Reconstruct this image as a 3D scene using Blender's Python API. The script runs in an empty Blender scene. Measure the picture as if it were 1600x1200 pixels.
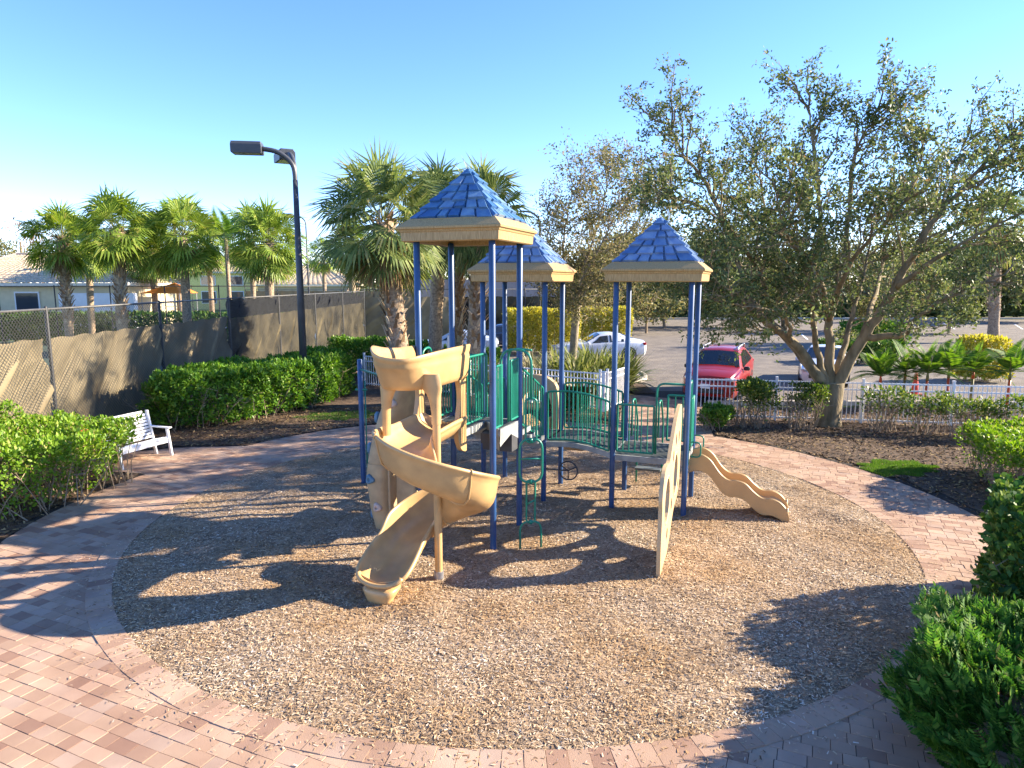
import bpy, math, random
import numpy as np
from mathutils import Vector, Matrix
from mathutils.geometry import tessellate_polygon

S = bpy.context.scene
COL = S.collection
R = math.radians

# ------------------------------------------------------------------ camera, sky, sun, exposure
CAM_H, FOC, PITCH = 4.0, 1067.0, R(8.5)
cam_data = bpy.data.cameras.new("camera")
cam_data.sensor_width = 36.0
cam_data.lens = 36.0 * FOC / 1600.0
cam_data.clip_start = 0.05
cam_data.clip_end = 3000
cam = bpy.data.objects.new("camera", cam_data)
COL.objects.link(cam)
cam.location = (0, 0, CAM_H)
cam.rotation_euler = (R(90) - PITCH, 0, 0)
S.camera = cam

SUN_AZ, SUN_EL = R(80), R(25)
world = bpy.data.worlds.new("World")
S.world = world
world.use_nodes = True
wn = world.node_tree
wn.nodes.clear()
sky = wn.nodes.new("ShaderNodeTexSky")
sky.sky_type = 'NISHITA'
sky.sun_disc = False
sky.sun_elevation = SUN_EL
sky.sun_rotation = SUN_AZ
sky.altitude = 2600
sky.air_density = 1.0
sky.dust_density = 0.0
sky.ozone_density = 2.5
bg = wn.nodes.new("ShaderNodeBackground")
bg.inputs[1].default_value = 0.122
wo = wn.nodes.new("ShaderNodeOutputWorld")
hsv = wn.nodes.new("ShaderNodeHueSaturation"); hsv.inputs['Saturation'].default_value = 1.17
tint = wn.nodes.new("ShaderNodeMix"); tint.data_type = 'RGBA'; tint.blend_type = 'MULTIPLY'; tint.inputs[0].default_value = 1.0; tint.inputs[7].default_value = (0.97, 0.86, 0.98, 1)
wn.links.new(sky.outputs[0], hsv.inputs['Color']); wn.links.new(hsv.outputs[0], tint.inputs[6]); wn.links.new(tint.outputs[2], bg.inputs[0])
wn.links.new(bg.outputs[0], wo.inputs[0])

sun_dir = Vector((math.sin(SUN_AZ) * math.cos(SUN_EL), math.cos(SUN_AZ) * math.cos(SUN_EL), math.sin(SUN_EL)))
sun_data = bpy.data.lights.new("sun", 'SUN')
sun_data.energy = 4.7
sun_data.angle = R(0.5)
sun_data.color = (1.0, 0.87, 0.68)
sun = bpy.data.objects.new("sun", sun_data)
COL.objects.link(sun)
sun.rotation_euler = sun_dir.to_track_quat('Z', 'Y').to_euler()

S.view_settings.view_transform = 'Standard'
S.view_settings.look = 'None'
S.view_settings.exposure = 1.92
S.view_settings.gamma = 1.0
S.render.engine = 'CYCLES'
S.cycles.max_bounces = 6
S.cycles.transparent_max_bounces = 8

# ------------------------------------------------------------------ layout helper: a picture point on a height
def G(px, py, z=0.0):
    u, v = (px - 800) / FOC, (600 - py) / FOC
    c, s = math.cos(PITCH), math.sin(PITCH)
    d = (u, c + v * s, v * c - s)
    t = (z - CAM_H) / d[2]
    return (d[0] * t, d[1] * t)

def at_depth(px, py, y):
    u, v = (px - 800) / FOC, (600 - py) / FOC
    c, s = math.cos(PITCH), math.sin(PITCH)
    d = (u, c + v * s, v * c - s)
    t = y / d[1]
    return Vector((d[0] * t, y, CAM_H + d[2] * t))

# ------------------------------------------------------------------ materials
MATS = {}
def new_mat(name):
    m = bpy.data.materials.new(name)
    m.use_nodes = True
    nt = m.node_tree
    return m, nt, nt.nodes["Principled BSDF"]

def P(name, col, rough=0.5, var=0.12, scale=6.0, bump=0.0, bscale=60.0, metal=0.0, spec=0.5, tint=None, coat=0.0, stretch=(1, 1, 1)):
    if name in MATS:
        return MATS[name]
    m, nt, b = new_mat(name)
    N, L = nt.nodes, nt.links
    tc = N.new("ShaderNodeTexCoord")
    mp = N.new("ShaderNodeMapping"); mp.inputs['Scale'].default_value = stretch
    L.new(tc.outputs['Object'], mp.inputs[0])
    nz = N.new("ShaderNodeTexNoise"); nz.inputs['Scale'].default_value = scale; nz.inputs['Detail'].default_value = 6
    L.new(mp.outputs[0], nz.inputs['Vector'])
    cr = N.new("ShaderNodeValToRGB")
    lo = tint if tint else tuple(c * (1 - var) for c in col)
    hi = tuple(min(1, c * (1 + var)) for c in col)
    cr.color_ramp.elements[0].position = 0.3; cr.color_ramp.elements[1].position = 0.7
    cr.color_ramp.elements[0].color = (*lo, 1); cr.color_ramp.elements[1].color = (*hi, 1)
    L.new(nz.outputs['Fac'], cr.inputs[0]); L.new(cr.outputs[0], b.inputs['Base Color'])
    b.inputs['Roughness'].default_value = rough
    b.inputs['Metallic'].default_value = metal
    b.inputs['Specular IOR Level'].default_value = spec
    b.inputs['Coat Weight'].default_value = coat
    if bump:
        n2 = N.new("ShaderNodeTexNoise"); n2.inputs['Scale'].default_value = bscale; n2.inputs['Detail'].default_value = 4
        L.new(mp.outputs[0], n2.inputs['Vector'])
        bp = N.new("ShaderNodeBump"); bp.inputs['Strength'].default_value = bump; bp.inputs['Distance'].default_value = 0.02
        L.new(n2.outputs['Fac'], bp.inputs['Height']); L.new(bp.outputs[0], b.inputs['Normal'])
    MATS[name] = m
    return m

def island_mat(name, stops, rough=0.7, trans=0.0, tcol=None, noise=0.0, nscale=2.0, bump=0.0, bscale=80, spec=0.25, nlo=(0.6, 0.6, 0.6)):
    """Colour picked per separate piece (leaf, chip, paver) from a ramp; optional thin-leaf translucency and patchy large noise."""
    if name in MATS:
        return MATS[name]
    m, nt, b = new_mat(name)
    N, L = nt.nodes, nt.links
    ge = N.new("ShaderNodeNewGeometry")
    cr = N.new("ShaderNodeValToRGB")
    e = cr.color_ramp.elements
    while len(e) < len(stops):
        e.new(0.5)
    for i, (p, c) in enumerate(stops):
        e[i].position = p; e[i].color = (*c, 1)
    L.new(ge.outputs['Random Per Island'], cr.inputs[0])
    out = cr.outputs[0]
    tc = N.new("ShaderNodeTexCoord")
    if noise:
        nz = N.new("ShaderNodeTexNoise"); nz.inputs['Scale'].default_value = nscale; nz.inputs['Detail'].default_value = 5
        L.new(tc.outputs['Object'], nz.inputs['Vector'])
        c2 = N.new("ShaderNodeValToRGB")
        c2.color_ramp.elements[0].position = 0.35; c2.color_ramp.elements[1].position = 0.65
        c2.color_ramp.elements[0].color = (*nlo, 1); c2.color_ramp.elements[1].color = (1, 1, 1, 1)
        L.new(nz.outputs['Fac'], c2.inputs[0])
        mx = N.new("ShaderNodeMix"); mx.data_type = 'RGBA'; mx.blend_type = 'MULTIPLY'; mx.inputs[0].default_value = noise
        L.new(out, mx.inputs[6]); L.new(c2.outputs[0], mx.inputs[7])
        out = mx.outputs[2]
    L.new(out, b.inputs['Base Color'])
    b.inputs['Roughness'].default_value = rough
    b.inputs['Specular IOR Level'].default_value = spec
    if bump:
        n2 = N.new("ShaderNodeTexNoise"); n2.inputs['Scale'].default_value = bscale; n2.inputs['Detail'].default_value = 5
        L.new(tc.outputs['Object'], n2.inputs['Vector'])
        bp = N.new("ShaderNodeBump"); bp.inputs['Strength'].default_value = bump; bp.inputs['Distance'].default_value = 0.01
        L.new(n2.outputs['Fac'], bp.inputs['Height']); L.new(bp.outputs[0], b.inputs['Normal'])
    if trans:
        tr = N.new("ShaderNodeBsdfTranslucent")
        hs = N.new("ShaderNodeHueSaturation"); hs.inputs['Saturation'].default_value = 1.1; hs.inputs['Value'].default_value = 1.5
        hs.inputs['Hue'].default_value = 0.49
        L.new(out, hs.inputs['Color']); L.new(hs.outputs[0], tr.inputs[0])
        ms = N.new("ShaderNodeMixShader"); ms.inputs[0].default_value = trans
        mo = N["Material Output"]
        L.new(b.outputs[0], ms.inputs[1]); L.new(tr.outputs[0], ms.inputs[2]); L.new(ms.outputs[0], mo.inputs[0])
    MATS[name] = m
    return m

def glass_mat(name, col=(0.02, 0.025, 0.03)):
    return P(name, col, 0.04, 0.05, 3, spec=1.0)

# ------------------------------------------------------------------ mesh helpers
WLOC = {}
class MB:
    def __init__(s):
        s.v, s.f = [], []
    def add(s, vs, fs):
        n = len(s.v)
        s.v.extend([tuple(p) for p in vs])
        s.f.extend([tuple(i + n for i in f) for f in fs])
    def box(s, c, size, ax=None, ay=None, az=None, bev=0.0):
        c = Vector(c); hx, hy, hz = size[0] / 2, size[1] / 2, size[2] / 2
        ax = Vector(ax or (1, 0, 0)).normalized(); az = Vector(az or (0, 0, 1)).normalized()
        ay = Vector(ay).normalized() if ay else az.cross(ax).normalized()
        if bev <= 0 or bev > min(hx, hy, hz):
            P8 = [(x, y, z) for x in (-hx, hx) for y in (-hy, hy) for z in (-hz, hz)]
            F = [(0, 1, 3, 2), (4, 6, 7, 5), (0, 4, 5, 1), (2, 3, 7, 6), (0, 2, 6, 4), (1, 5, 7, 3)]
        else:
            P8, F = [], []
            idx = {}
            for x in (-1, 1):
                for y in (-1, 1):
                    for z in (-1, 1):
                        for k in range(3):
                            p = [x * (hx - bev), y * (hy - bev), z * (hz - bev)]
                            p[k] = (x * hx, y * hy, z * hz)[k]
                            idx[(x, y, z, k)] = len(P8); P8.append(p)
            for k in range(3):
                a, b = [(1, 2), (2, 0), (0, 1)][k]
                for sg in (-1, 1):
                    q = []
                    for (u, v) in ((-1, -1), (1, -1), (1, 1), (-1, 1)):
                        t = [0, 0, 0]; t[k] = sg; t[a] = u; t[b] = v
                        q.append(idx[(*t, k)])
                    F.append(tuple(q if sg > 0 else q[::-1]))
            for k in range(3):
                a, b = [(1, 2), (2, 0), (0, 1)][k]
                for u in (-1, 1):
                    for v in (-1, 1):
                        t0 = [0, 0, 0]; t1 = [0, 0, 0]
                        t0[k] = -1; t1[k] = 1; t0[a] = t1[a] = u; t0[b] = t1[b] = v
                        q = [idx[(*t0, a)], idx[(*t1, a)], idx[(*t1, b)], idx[(*t0, b)]]
                        F.append(tuple(q if u * v < 0 else q[::-1]))
            for x in (-1, 1):
                for y in (-1, 1):
                    for z in (-1, 1):
                        q = [idx[(x, y, z, k)] for k in range(3)]
                        F.append(tuple(q if x * y * z > 0 else q[::-1]))
        s.add([c + ax * p[0] + ay * p[1] + az * p[2] for p in P8], F)
    def tube(s, path, r, seg=8, closed=False, caps=True):
        path = [Vector(p) for p in path]
        n = len(path)
        rs = r if isinstance(r, (list, tuple)) else [r] * n
        T = []
        for i in range(n):
            a = path[(i - 1) % n] if (closed or i > 0) else path[i]
            b = path[(i + 1) % n] if (closed or i < n - 1) else path[i]
            t = (b - a)
            T.append(t.normalized() if t.length > 1e-9 else Vector((0, 0, 1)))
        up = Vector((0, 0, 1)) if abs(T[0].z) < 0.9 else Vector((1, 0, 0))
        U = (up - T[0] * up.dot(T[0])).normalized()
        vs = []
        for i in range(n):
            U = U - T[i] * U.dot(T[i])
            if U.length < 1e-6:
                U = T[i].orthogonal()
            U.normalize()
            V = T[i].cross(U)
            for k in range(seg):
                a = 2 * math.pi * k / seg
                vs.append(path[i] + (U * math.cos(a) + V * math.sin(a)) * rs[i])
        fs = []
        m = n if closed else n - 1
        for i in range(m):
            for k in range(seg):
                a, b = i * seg + k, i * seg + (k + 1) % seg
                c, d = ((i + 1) % n) * seg + (k + 1) % seg, ((i + 1) % n) * seg + k
                fs.append((a, b, c, d))
        if caps and not closed:
            fs.append(tuple(range(seg))[::-1]); fs.append(tuple((n - 1) * seg + k for k in range(seg)))
        s.add(vs, fs)
    def sweep(s, rings, closed_ring=True, caps=True):
        n = len(rings[0]); vs = [p for r in rings for p in r]; fs = []
        for i in range(len(rings) - 1):
            for k in range(n if closed_ring else n - 1):
                fs.append((i * n + k, i * n + (k + 1) % n, (i + 1) * n + (k + 1) % n, (i + 1) * n + k))
        if caps and closed_ring:
            fs.append(tuple(range(n))[::-1]); fs.append(tuple((len(rings) - 1) * n + k for k in range(n)))
        s.add(vs, fs)
    def lathe(s, c, prof, seg=16):
        c = Vector(c); rings = []
        for (r, z) in prof:
            rings.append([c + Vector((r * math.cos(2 * math.pi * k / seg), r * math.sin(2 * math.pi * k / seg), z)) for k in range(seg)])
        s.sweep(rings)
    def prism(s, outline, origin, ax, ay, depth, holes=(), bevel=0.0):
        """2D outline (with holes) in the ax/ay plane, extruded along ax x ay by depth, centred on the plane."""
        o = Vector(origin); ax = Vector(ax).normalized(); ay = Vector(ay).normalized(); n = ax.cross(ay).normalized()
        loops = [list(outline)] + [list(h) for h in holes]
        flat = [p for l in loops for p in l]
        tris = tessellate_polygon([[Vector((p[0], p[1], 0)) for p in l] for l in loops])
        N = len(flat)
        v = [o + ax * p[0] + ay * p[1] + n * depth / 2 for p in flat] + [o + ax * p[0] + ay * p[1] - n * depth / 2 for p in flat]
        f = []
        for t in tris:
            a, b, c = [Vector((*flat[i], 0)) for i in t]
            if (b - a).cross(c - a).z < 0:
                t = t[::-1]
            f.append(tuple(t)); f.append(tuple(i + N for i in t[::-1]))
        k = 0
        for l in loops:
            m = len(l)
            for i in range(m):
                a, b = k + i, k + (i + 1) % m
                f.append((a, a + N, b + N, b))
            k += m
        s.add(v, f)
    def build(s, name, mat, parent=None, smooth=False, auto=None, label=None):
        me = bpy.data.meshes.new(name)
        off = WLOC.get(parent.name, Vector()) if parent else Vector()
        me.from_pydata([tuple(Vector(p) - off) for p in s.v], [], s.f)
        me.validate()
        me.materials.append(mat)
        o = bpy.data.objects.new(name, me)
        COL.objects.link(o)
        if parent:
            o.parent = parent
        WLOC[o.name] = off
        fix_normals(me)
        if smooth or auto:
            me.polygons.foreach_set("use_smooth", [True] * len(me.polygons))
            if auto:
                sharp_edges(me, auto)
        if label:
            o["label"] = label
        return o

import bmesh
def fix_normals(me):
    bm = bmesh.new(); bm.from_mesh(me)
    bmesh.ops.recalc_face_normals(bm, faces=bm.faces)
    bm.to_mesh(me); bm.free()

def sharp_edges(me, ang):
    bm = bmesh.new(); bm.from_mesh(me)
    for e in bm.edges:
        if len(e.link_faces) == 2 and e.calc_face_angle(0) > R(ang):
            e.smooth = False
    bm.to_mesh(me); bm.free()

def arr_mesh(name, verts, nper, mat, parent=None, smooth=False):
    """verts: (N, nper, 3) array: N separate polygons of nper corners, fast."""
    verts = np.asarray(verts, dtype=np.float32)
    n = verts.shape[0]
    off = WLOC.get(parent.name, Vector()) if parent else Vector()
    v = verts.reshape(-1, 3) - np.array(off, dtype=np.float32)
    me = bpy.data.meshes.new(name)
    me.vertices.add(n * nper); me.vertices.foreach_set("co", v.ravel())
    me.loops.add(n * nper); me.loops.foreach_set("vertex_index", np.arange(n * nper, dtype=np.int32))
    me.polygons.add(n); me.polygons.foreach_set("loop_start", np.arange(0, n * nper, nper, dtype=np.int32))
    me.polygons.foreach_set("loop_total", np.full(n, nper, dtype=np.int32))
    if smooth:
        me.polygons.foreach_set("use_smooth", np.ones(n, dtype=bool))
    me.update(calc_edges=True)
    me.materials.append(mat)
    o = bpy.data.objects.new(name, me)
    COL.objects.link(o)
    if parent:
        o.parent = parent
    WLOC[o.name] = off
    return o

def tag(o, label=None, cat=None, group=None, kind=None):
    if label: o["label"] = label
    if cat: o["category"] = cat
    if group: o["group"] = group
    if kind: o["kind"] = kind
    return o

def thing(name, label, cat, loc=(0, 0, 0), group=None):
    o = bpy.data.objects.new(name, None)
    o.empty_display_size = 0.2
    COL.objects.link(o)
    o.location = loc
    WLOC[o.name] = Vector(loc)
    return tag(o, label, cat, group)

def copy_tree(o, parent=None):
    c = o.copy(); COL.objects.link(c)
    if parent: c.parent = parent
    WLOC[c.name] = Vector()
    for ch in list(o.children):
        copy_tree(ch, c)
    return c

def struct(o):
    o["kind"] = "structure"; return o

def fillet(pts, r, n=5, closed=False):
    pts = [Vector(p) for p in pts]; out = []
    m = len(pts)
    for i, p in enumerate(pts):
        if not closed and i in (0, m - 1):
            out.append(p); continue
        a, b = pts[i - 1], pts[(i + 1) % m]
        rr = min(r, (a - p).length * 0.49, (b - p).length * 0.49)
        p0 = p + (a - p).normalized() * rr; p1 = p + (b - p).normalized() * rr
        for k in range(n + 1):
            t = k / n
            out.append(p0 * (1 - t) ** 2 + p * 2 * t * (1 - t) + p1 * t * t)
    return out

def bez(pts, n=10):
    """Catmull-Rom through points."""
    pts = [Vector(p) for p in pts]; out = []
    for i in range(len(pts) - 1):
        p0 = pts[max(i - 1, 0)]; p1 = pts[i]; p2 = pts[i + 1]; p3 = pts[min(i + 2, len(pts) - 1)]
        for k in range(n):
            t = k / n
            out.append(0.5 * ((2 * p1) + (p2 - p0) * t + (2 * p0 - 5 * p1 + 4 * p2 - p3) * t * t + (3 * p1 - p0 - 3 * p2 + p3) * t ** 3))
    out.append(pts[-1])
    return out

# ------------------------------------------------------------------ leaves
def unit(a):
    return a / np.maximum(np.linalg.norm(a, axis=-1, keepdims=True), 1e-9)

def leaf_quads(rng, pos, axis, length, width, fold=0.25, normal=None, shape='leaf'):
    """pos (N,3) leaf bases; axis (N,3); returns (N,6,3) pointed oval leaves."""
    n = len(pos)
    axis = unit(axis)
    if normal is None:
        normal = rng.normal(size=(n, 3))
    side = unit(np.cross(axis, normal)); nor = unit(np.cross(side, axis))
    L = np.broadcast_to(np.asarray(length, float), (n,))[:, None]; W = np.broadcast_to(np.asarray(width, float), (n,))[:, None]
    droop = -nor * L * fold * 0.4
    if shape == 'obovate':
        k1, w1, k2, w2 = 0.45, 0.36, 0.8, 0.5
    else:
        k1, w1, k2, w2 = 0.28, 0.45, 0.65, 0.42
    v = np.stack([pos,
                  pos + axis * L * k1 + side * W * w1 + nor * L * fold * 0.2,
                  pos + axis * L * k2 + side * W * w2 + nor * L * fold * 0.1,
                  pos + axis * L + droop,
                  pos + axis * L * k2 - side * W * w2 + nor * L * fold * 0.1,
                  pos + axis * L * k1 - side * W * w1 + nor * L * fold * 0.2], axis=1)
    return v

# ------------------------------------------------------------------ ground, paving, mulch
PC = np.array([0.1, 11.5])      # centre of the round play area
PR = 6.15                       # edge of the wood chips
BW = 0.30                       # soldier course around it
E1 = Vector((0.937, -0.35, 0)); E2 = Vector((0.35, 0.937, 0)); UP = Vector((0, 0, 1))

def sdf_poly(p, poly):
    poly = np.asarray(poly, float); d = np.full(len(p), 1e9); inside = np.zeros(len(p), bool)
    for i in range(len(poly)):
        a, b = poly[i], poly[(i + 1) % len(poly)]
        e = b - a; w = p - a
        t = np.clip((w @ e) / (e @ e), 0, 1)
        d = np.minimum(d, np.linalg.norm(w - t[:, None] * e, axis=1))
        c = ((a[1] <= p[:, 1]) != (b[1] <= p[:, 1]))
        xi = a[0] + (p[:, 1] - a[1]) / (b[1] - a[1] + 1e-12) * (b[0] - a[0])
        inside ^= c & (p[:, 0] < xi)
    return np.where(inside, -d, d)

PLAZA = [(-14, 1.0), (2.3, 1.0), (2.9, 3.0), (3.05, 5.2), (4.4, 6.3), (0, 9), (-7.95, 10.0), (-9.2, 10.2), (-14, 9.6)]
WALK = [(2.75, 17.5), (5.15, 16.9), (6.35, 22.6), (4.0, 24.4), (3.4, 21.0)]
PAD = [(-9.2, 14.2), (-7.0, 13.8), (-6.3, 16.4), (-8.2, 16.2), (-9.4, 15.6)]
def paved(p):
    r = np.linalg.norm(p - PC, axis=1)
    ang = np.arctan2(p[:, 1] - PC[1], p[:, 0] - PC[0])
    rout = 7.9 + 0.25 * np.clip(-np.cos(ang), 0, 1) + 0.4 * np.exp(-((ang - 2.15) / 0.35) ** 2)
    f = r - rout
    f = np.minimum(f, sdf_poly(p, PLAZA)); f = np.minimum(f, sdf_poly(p, WALK)); f = np.minimum(f, sdf_poly(p, PAD))
    return np.maximum(f, (PR + BW * 0.6) - r)

rng = np.random.default_rng(7)
paver_mat = island_mat("clay_pavers", [(0.0, (0.30, 0.18, 0.125)), (0.25, (0.40, 0.265, 0.18)), (0.5, (0.445, 0.31, 0.215)), (0.75, (0.49, 0.33, 0.23)), (1.0, (0.40, 0.29, 0.22))],
                       rough=0.85, noise=0.8, nscale=1.3, bump=0.35, bscale=120, nlo=(0.70, 0.64, 0.63))

def clip_half(poly, n, d):
    out = []
    for i in range(len(poly)):
        a, b = poly[i], poly[(i + 1) % len(poly)]
        fa, fb = n[0] * a[0] + n[1] * a[1] - d, n[0] * b[0] + n[1] * b[1] - d
        if fa <= 0: out.append(a)
        if fa * fb < 0:
            t = fa / (fa - fb); out.append((a[0] + t * (b[0] - a[0]), a[1] + t * (b[1] - a[1])))
    return out

def add_paver(mb, poly, z, dz=0.012, inset=0.0025):
    c = (sum(p[0] for p in poly) / len(poly), sum(p[1] for p in poly) / len(poly))
    n = len(poly)
    def shr(k):
        o = []
        for p in poly:
            dx, dy = c[0] - p[0], c[1] - p[1]; l = math.hypot(dx, dy) or 1
            o.append((p[0] + dx / l * k, p[1] + dy / l * k))
        return o
    a, b = shr(0.0034), shr(0.0034 + inset)
    tz = random.uniform(-0.003, 0.003); ta, tb = random.gauss(0, .012), random.gauss(0, .012)
    vs = [(p[0], p[1], z - 0.02) for p in a] + [(p[0], p[1], z + dz * 0.8) for p in a] + [(p[0], p[1], z + dz + tz + ta * (p[0] - c[0]) + tb * (p[1] - c[1])) for p in b]
    fs = []
    for k in range(2):
        for i in range(n):
            fs.append((k * n + i, k * n + (i + 1) % n, (k + 1) * n + (i + 1) % n, (k + 1) * n + i))
    fs.append(tuple(2 * n + i for i in range(n)))
    mb.add(vs, fs)

random.seed(3)
pav = MB()
ANG = R(-24)
ca, sa = math.cos(ANG), math.sin(ANG)
row_h = 0.158
rows = []
y0 = -22.0
polys = []
while y0 < 30:
    h = row_h
    x = -26 + random.uniform(0, 0.3)
    while x < 16:
        w = random.choice((0.158, 0.235, 0.235, 0.235, 0.20))
        polys.append((x, y0, w, h))
        x += w
    y0 += h
pa = np.array(polys)
cx = pa[:, 0] + pa[:, 2] / 2; cy = pa[:, 1] + pa[:, 3] / 2
cen = np.stack([cx * ca - cy * sa, cx * sa + cy * ca + 8.0], 1)
fv = paved(cen)
vis = (fv < 0.2) & (cen[:, 1] > 2.8) & (cen[:, 0] > -13) & (np.abs(cen[:, 0]) < 1.2 + 0.86 * cen[:, 1])
eps = 0.02
gx = (paved(cen + [eps, 0]) - paved(cen - [eps, 0])) / (2 * eps); gy = (paved(cen + [0, eps]) - paved(cen - [0, eps])) / (2 * eps)
for i in np.where(vis)[0]:
    x, y, w, h = polys[i]
    q = [(x, y), (x + w, y), (x + w, y + h), (x, y + h)]
    q = [(a * ca - b * sa, a * sa + b * ca + 8.0) for a, b in q]
    if fv[i] > -0.2:
        g = math.hypot(gx[i], gy[i]) or 1
        n = (gx[i] / g, gy[i] / g)
        d = n[0] * cen[i][0] + n[1] * cen[i][1] - fv[i] / g
        q = clip_half(q, n, d)
        if len(q) < 3: continue
        ar = abs(sum(q[k][0] * q[(k + 1) % len(q)][1] - q[(k + 1) % len(q)][0] * q[k][1] for k in range(len(q)))) / 2
        if ar < 0.002: continue
    add_paver(pav, q, 0.0)
# soldier course round the wood chips, and one along the outer edge of the ring
def course(r0, r1, a0, a1, wid, z):
    n = max(1, int((a1 - a0) * r0 / wid))
    for k in range(n):
        t0, t1 = a0 + (a1 - a0) * k / n, a0 + (a1 - a0) * (k + 1) / n
        q = [(PC[0] + r * math.cos(t), PC[1] + r * math.sin(t)) for r, t in ((r0, t0), (r1, t0), (r1, t1), (r0, t1))]
        add_paver(pav, q, z)
course(PR, PR + BW, 0, 2 * math.pi, 0.185, 0.006)
struct(pav.build("paver_path", paver_mat))

def sheet(name, poly, z, mat, hole=None):
    m = MB()
    loops = [poly] + ([hole] if hole else [])
    tris = tessellate_polygon([[Vector((p[0], p[1], 0)) for p in l] for l in loops])
    m.add([(p[0], p[1], z) for l in loops for p in l], [tuple(t) for t in tris])
    o = m.build(name, mat)
    for p in o.data.polygons:
        if p.normal.z < 0: p.flip()
    return struct(o)

def grid_sheet(name, x0, x1, y0, y1, step, zf, mat, mask=None):
    nx, ny = int((x1 - x0) / step) + 1, int((y1 - y0) / step) + 1
    X, Y = np.meshgrid(np.linspace(x0, x1, nx), np.linspace(y0, y1, ny))
    Z = zf(X, Y)
    v = np.stack([X, Y, Z], -1).reshape(-1, 3)
    f = []
    for j in range(ny - 1):
        for i in range(nx - 1):
            a = j * nx + i
            q = (a, a + 1, a + nx + 1, a + nx)
            if mask is None or mask(X[j, i], Y[j, i]):
                f.append(q)
    me = bpy.data.meshes.new(name)
    me.from_pydata(v.tolist(), [], f); me.materials.append(mat)
    me.polygons.foreach_set("use_smooth", [True] * len(me.polygons))
    o = bpy.data.objects.new(name, me); COL.objects.link(o)
    return struct(o)

# base ground to the horizon
lawn_mat = P("lawn_ground", (0.085, 0.115, 0.03), 0.95, 0.35, 0.6, 0.6, 40)
sheet("ground", [(-1500, -200), (1500, -200), (1500, 2500), (-1500, 2500)], -0.045, lawn_mat)
sand_mat = P("joint_sand", (0.028, 0.02, 0.015), 0.95, 0.3, 30, 0.3, 90)
sheet("joint_sand_ground", [(-16, -2), (9, -2), (9, 16), (6.6, 25), (2.6, 25), (-12, 18)], 0.003, sand_mat, [(PC[0] + (PR + .12) * math.cos(t), PC[1] + (PR + .12) * math.sin(t)) for t in np.linspace(0, 2 * math.pi, 90, endpoint=False)])
bed_mat = P("bed_mulch", (0.10, 0.06, 0.035), 0.95, 0.5, 9, 0.9, 70, tint=(0.035, 0.022, 0.014))
def bumpy(amp, base):
    def f(X, Y):
        return base + amp * (np.sin(X * 2.3 + 1.3 * np.sin(Y * 1.1)) * np.sin(Y * 1.9 + 0.7 * np.sin(X * 1.7)) + 0.4 * np.sin(X * 6.1 + Y * 4.3))
    return f
bz = bumpy(0.012, 0.012)
def in_bed(x, y):
    return paved(np.array([[x, y]]))[0] > 0.06 and math.hypot(x - PC[0], y - PC[1]) > PR + BW
grid_sheet("planting_bed_ground", -14, 20, 2.0, 21.5, 0.2, lambda X, Y: bz(X, Y) + .008, bed_mat, lambda x, y: in_bed(x + .1, y + .1) and in_bed(x, y) )
grid_sheet("back_bed_ground", -12, 5.2, 21.4, 30.8, 0.4, lambda X, Y: bz(X, Y) + 0.02, bed_mat, lambda x, y: in_bed(x, y))

# wood chips of the play area
chip_base = P("chip_bed", (0.36, 0.26, 0.17), 0.95, 0.4, 3, 1.0, 120, tint=(0.20, 0.14, 0.09))
m = MB()
nr, na = 60, 160
_pf = bumpy(0.016, 0.030)
def pf(X, Y):
    z = _pf(X, Y)
    for (hx, hy, hr, hd) in ((-1.75, 7.7, .45, .035), (4.95, 11.15, .45, .03), (.35, 10.0, .5, .03), (1.7, 8.9, .4, .025), (1.6, 15.8, .5, .03)):
        q = ((X - hx) ** 2 + (Y - hy) ** 2) / hr ** 2
        z = z - hd * np.exp(-q) + hd * .5 * np.exp(-(np.sqrt(q) - 1.7) ** 2 * 4)
    return z
rows_ = []
for j in range(nr + 1):
    rr = PR * 1.004 * j / nr
    xs = PC[0] + rr * np.cos(np.linspace(0, 2 * np.pi, na, endpoint=False)); ys = PC[1] + rr * np.sin(np.linspace(0, 2 * np.pi, na, endpoint=False))
    zs = pf(xs, ys) * min(1, (PR - rr) / 0.5 + 0.3) - 0.004
    rows_.append([Vector((a, b, c)) for a, b, c in zip(xs, ys, zs)])
m.sweep(rows_, caps=False)
o = m.build("wood_chip_ground", chip_base, smooth=True); struct(o)
for p in o.data.polygons:
    if p.normal.z < 0: p.flip()

def chips(name, P2, z, lmin, lmax, mat, label, wr=(0.15, 0.35), tilt=0.35):
    n = len(P2)
    a = rng.uniform(0, 2 * np.pi, n); L = rng.uniform(lmin, lmax, n)[:, None]; W = L * rng.uniform(*wr, n)[:, None]
    d = np.stack([np.cos(a), np.sin(a), rng.normal(0, tilt * 0.6, n)], 1); d = unit(d)
    nn = unit(np.stack([rng.normal(0, tilt, n), rng.normal(0, tilt, n), np.ones(n)], 1))
    s = unit(np.cross(nn, d))
    c = np.stack([P2[:, 0], P2[:, 1], z], 1)
    v = np.stack([c - d * L / 2 - s * W / 2, c + d * L / 2 - s * W / 3, c + d * L / 2 + s * W / 3, c - d * L / 2 + s * W / 2], 1)
    o = arr_mesh(name, v, 4, mat)
    return tag(o, label, name.replace("_", " "), kind="stuff")

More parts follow.
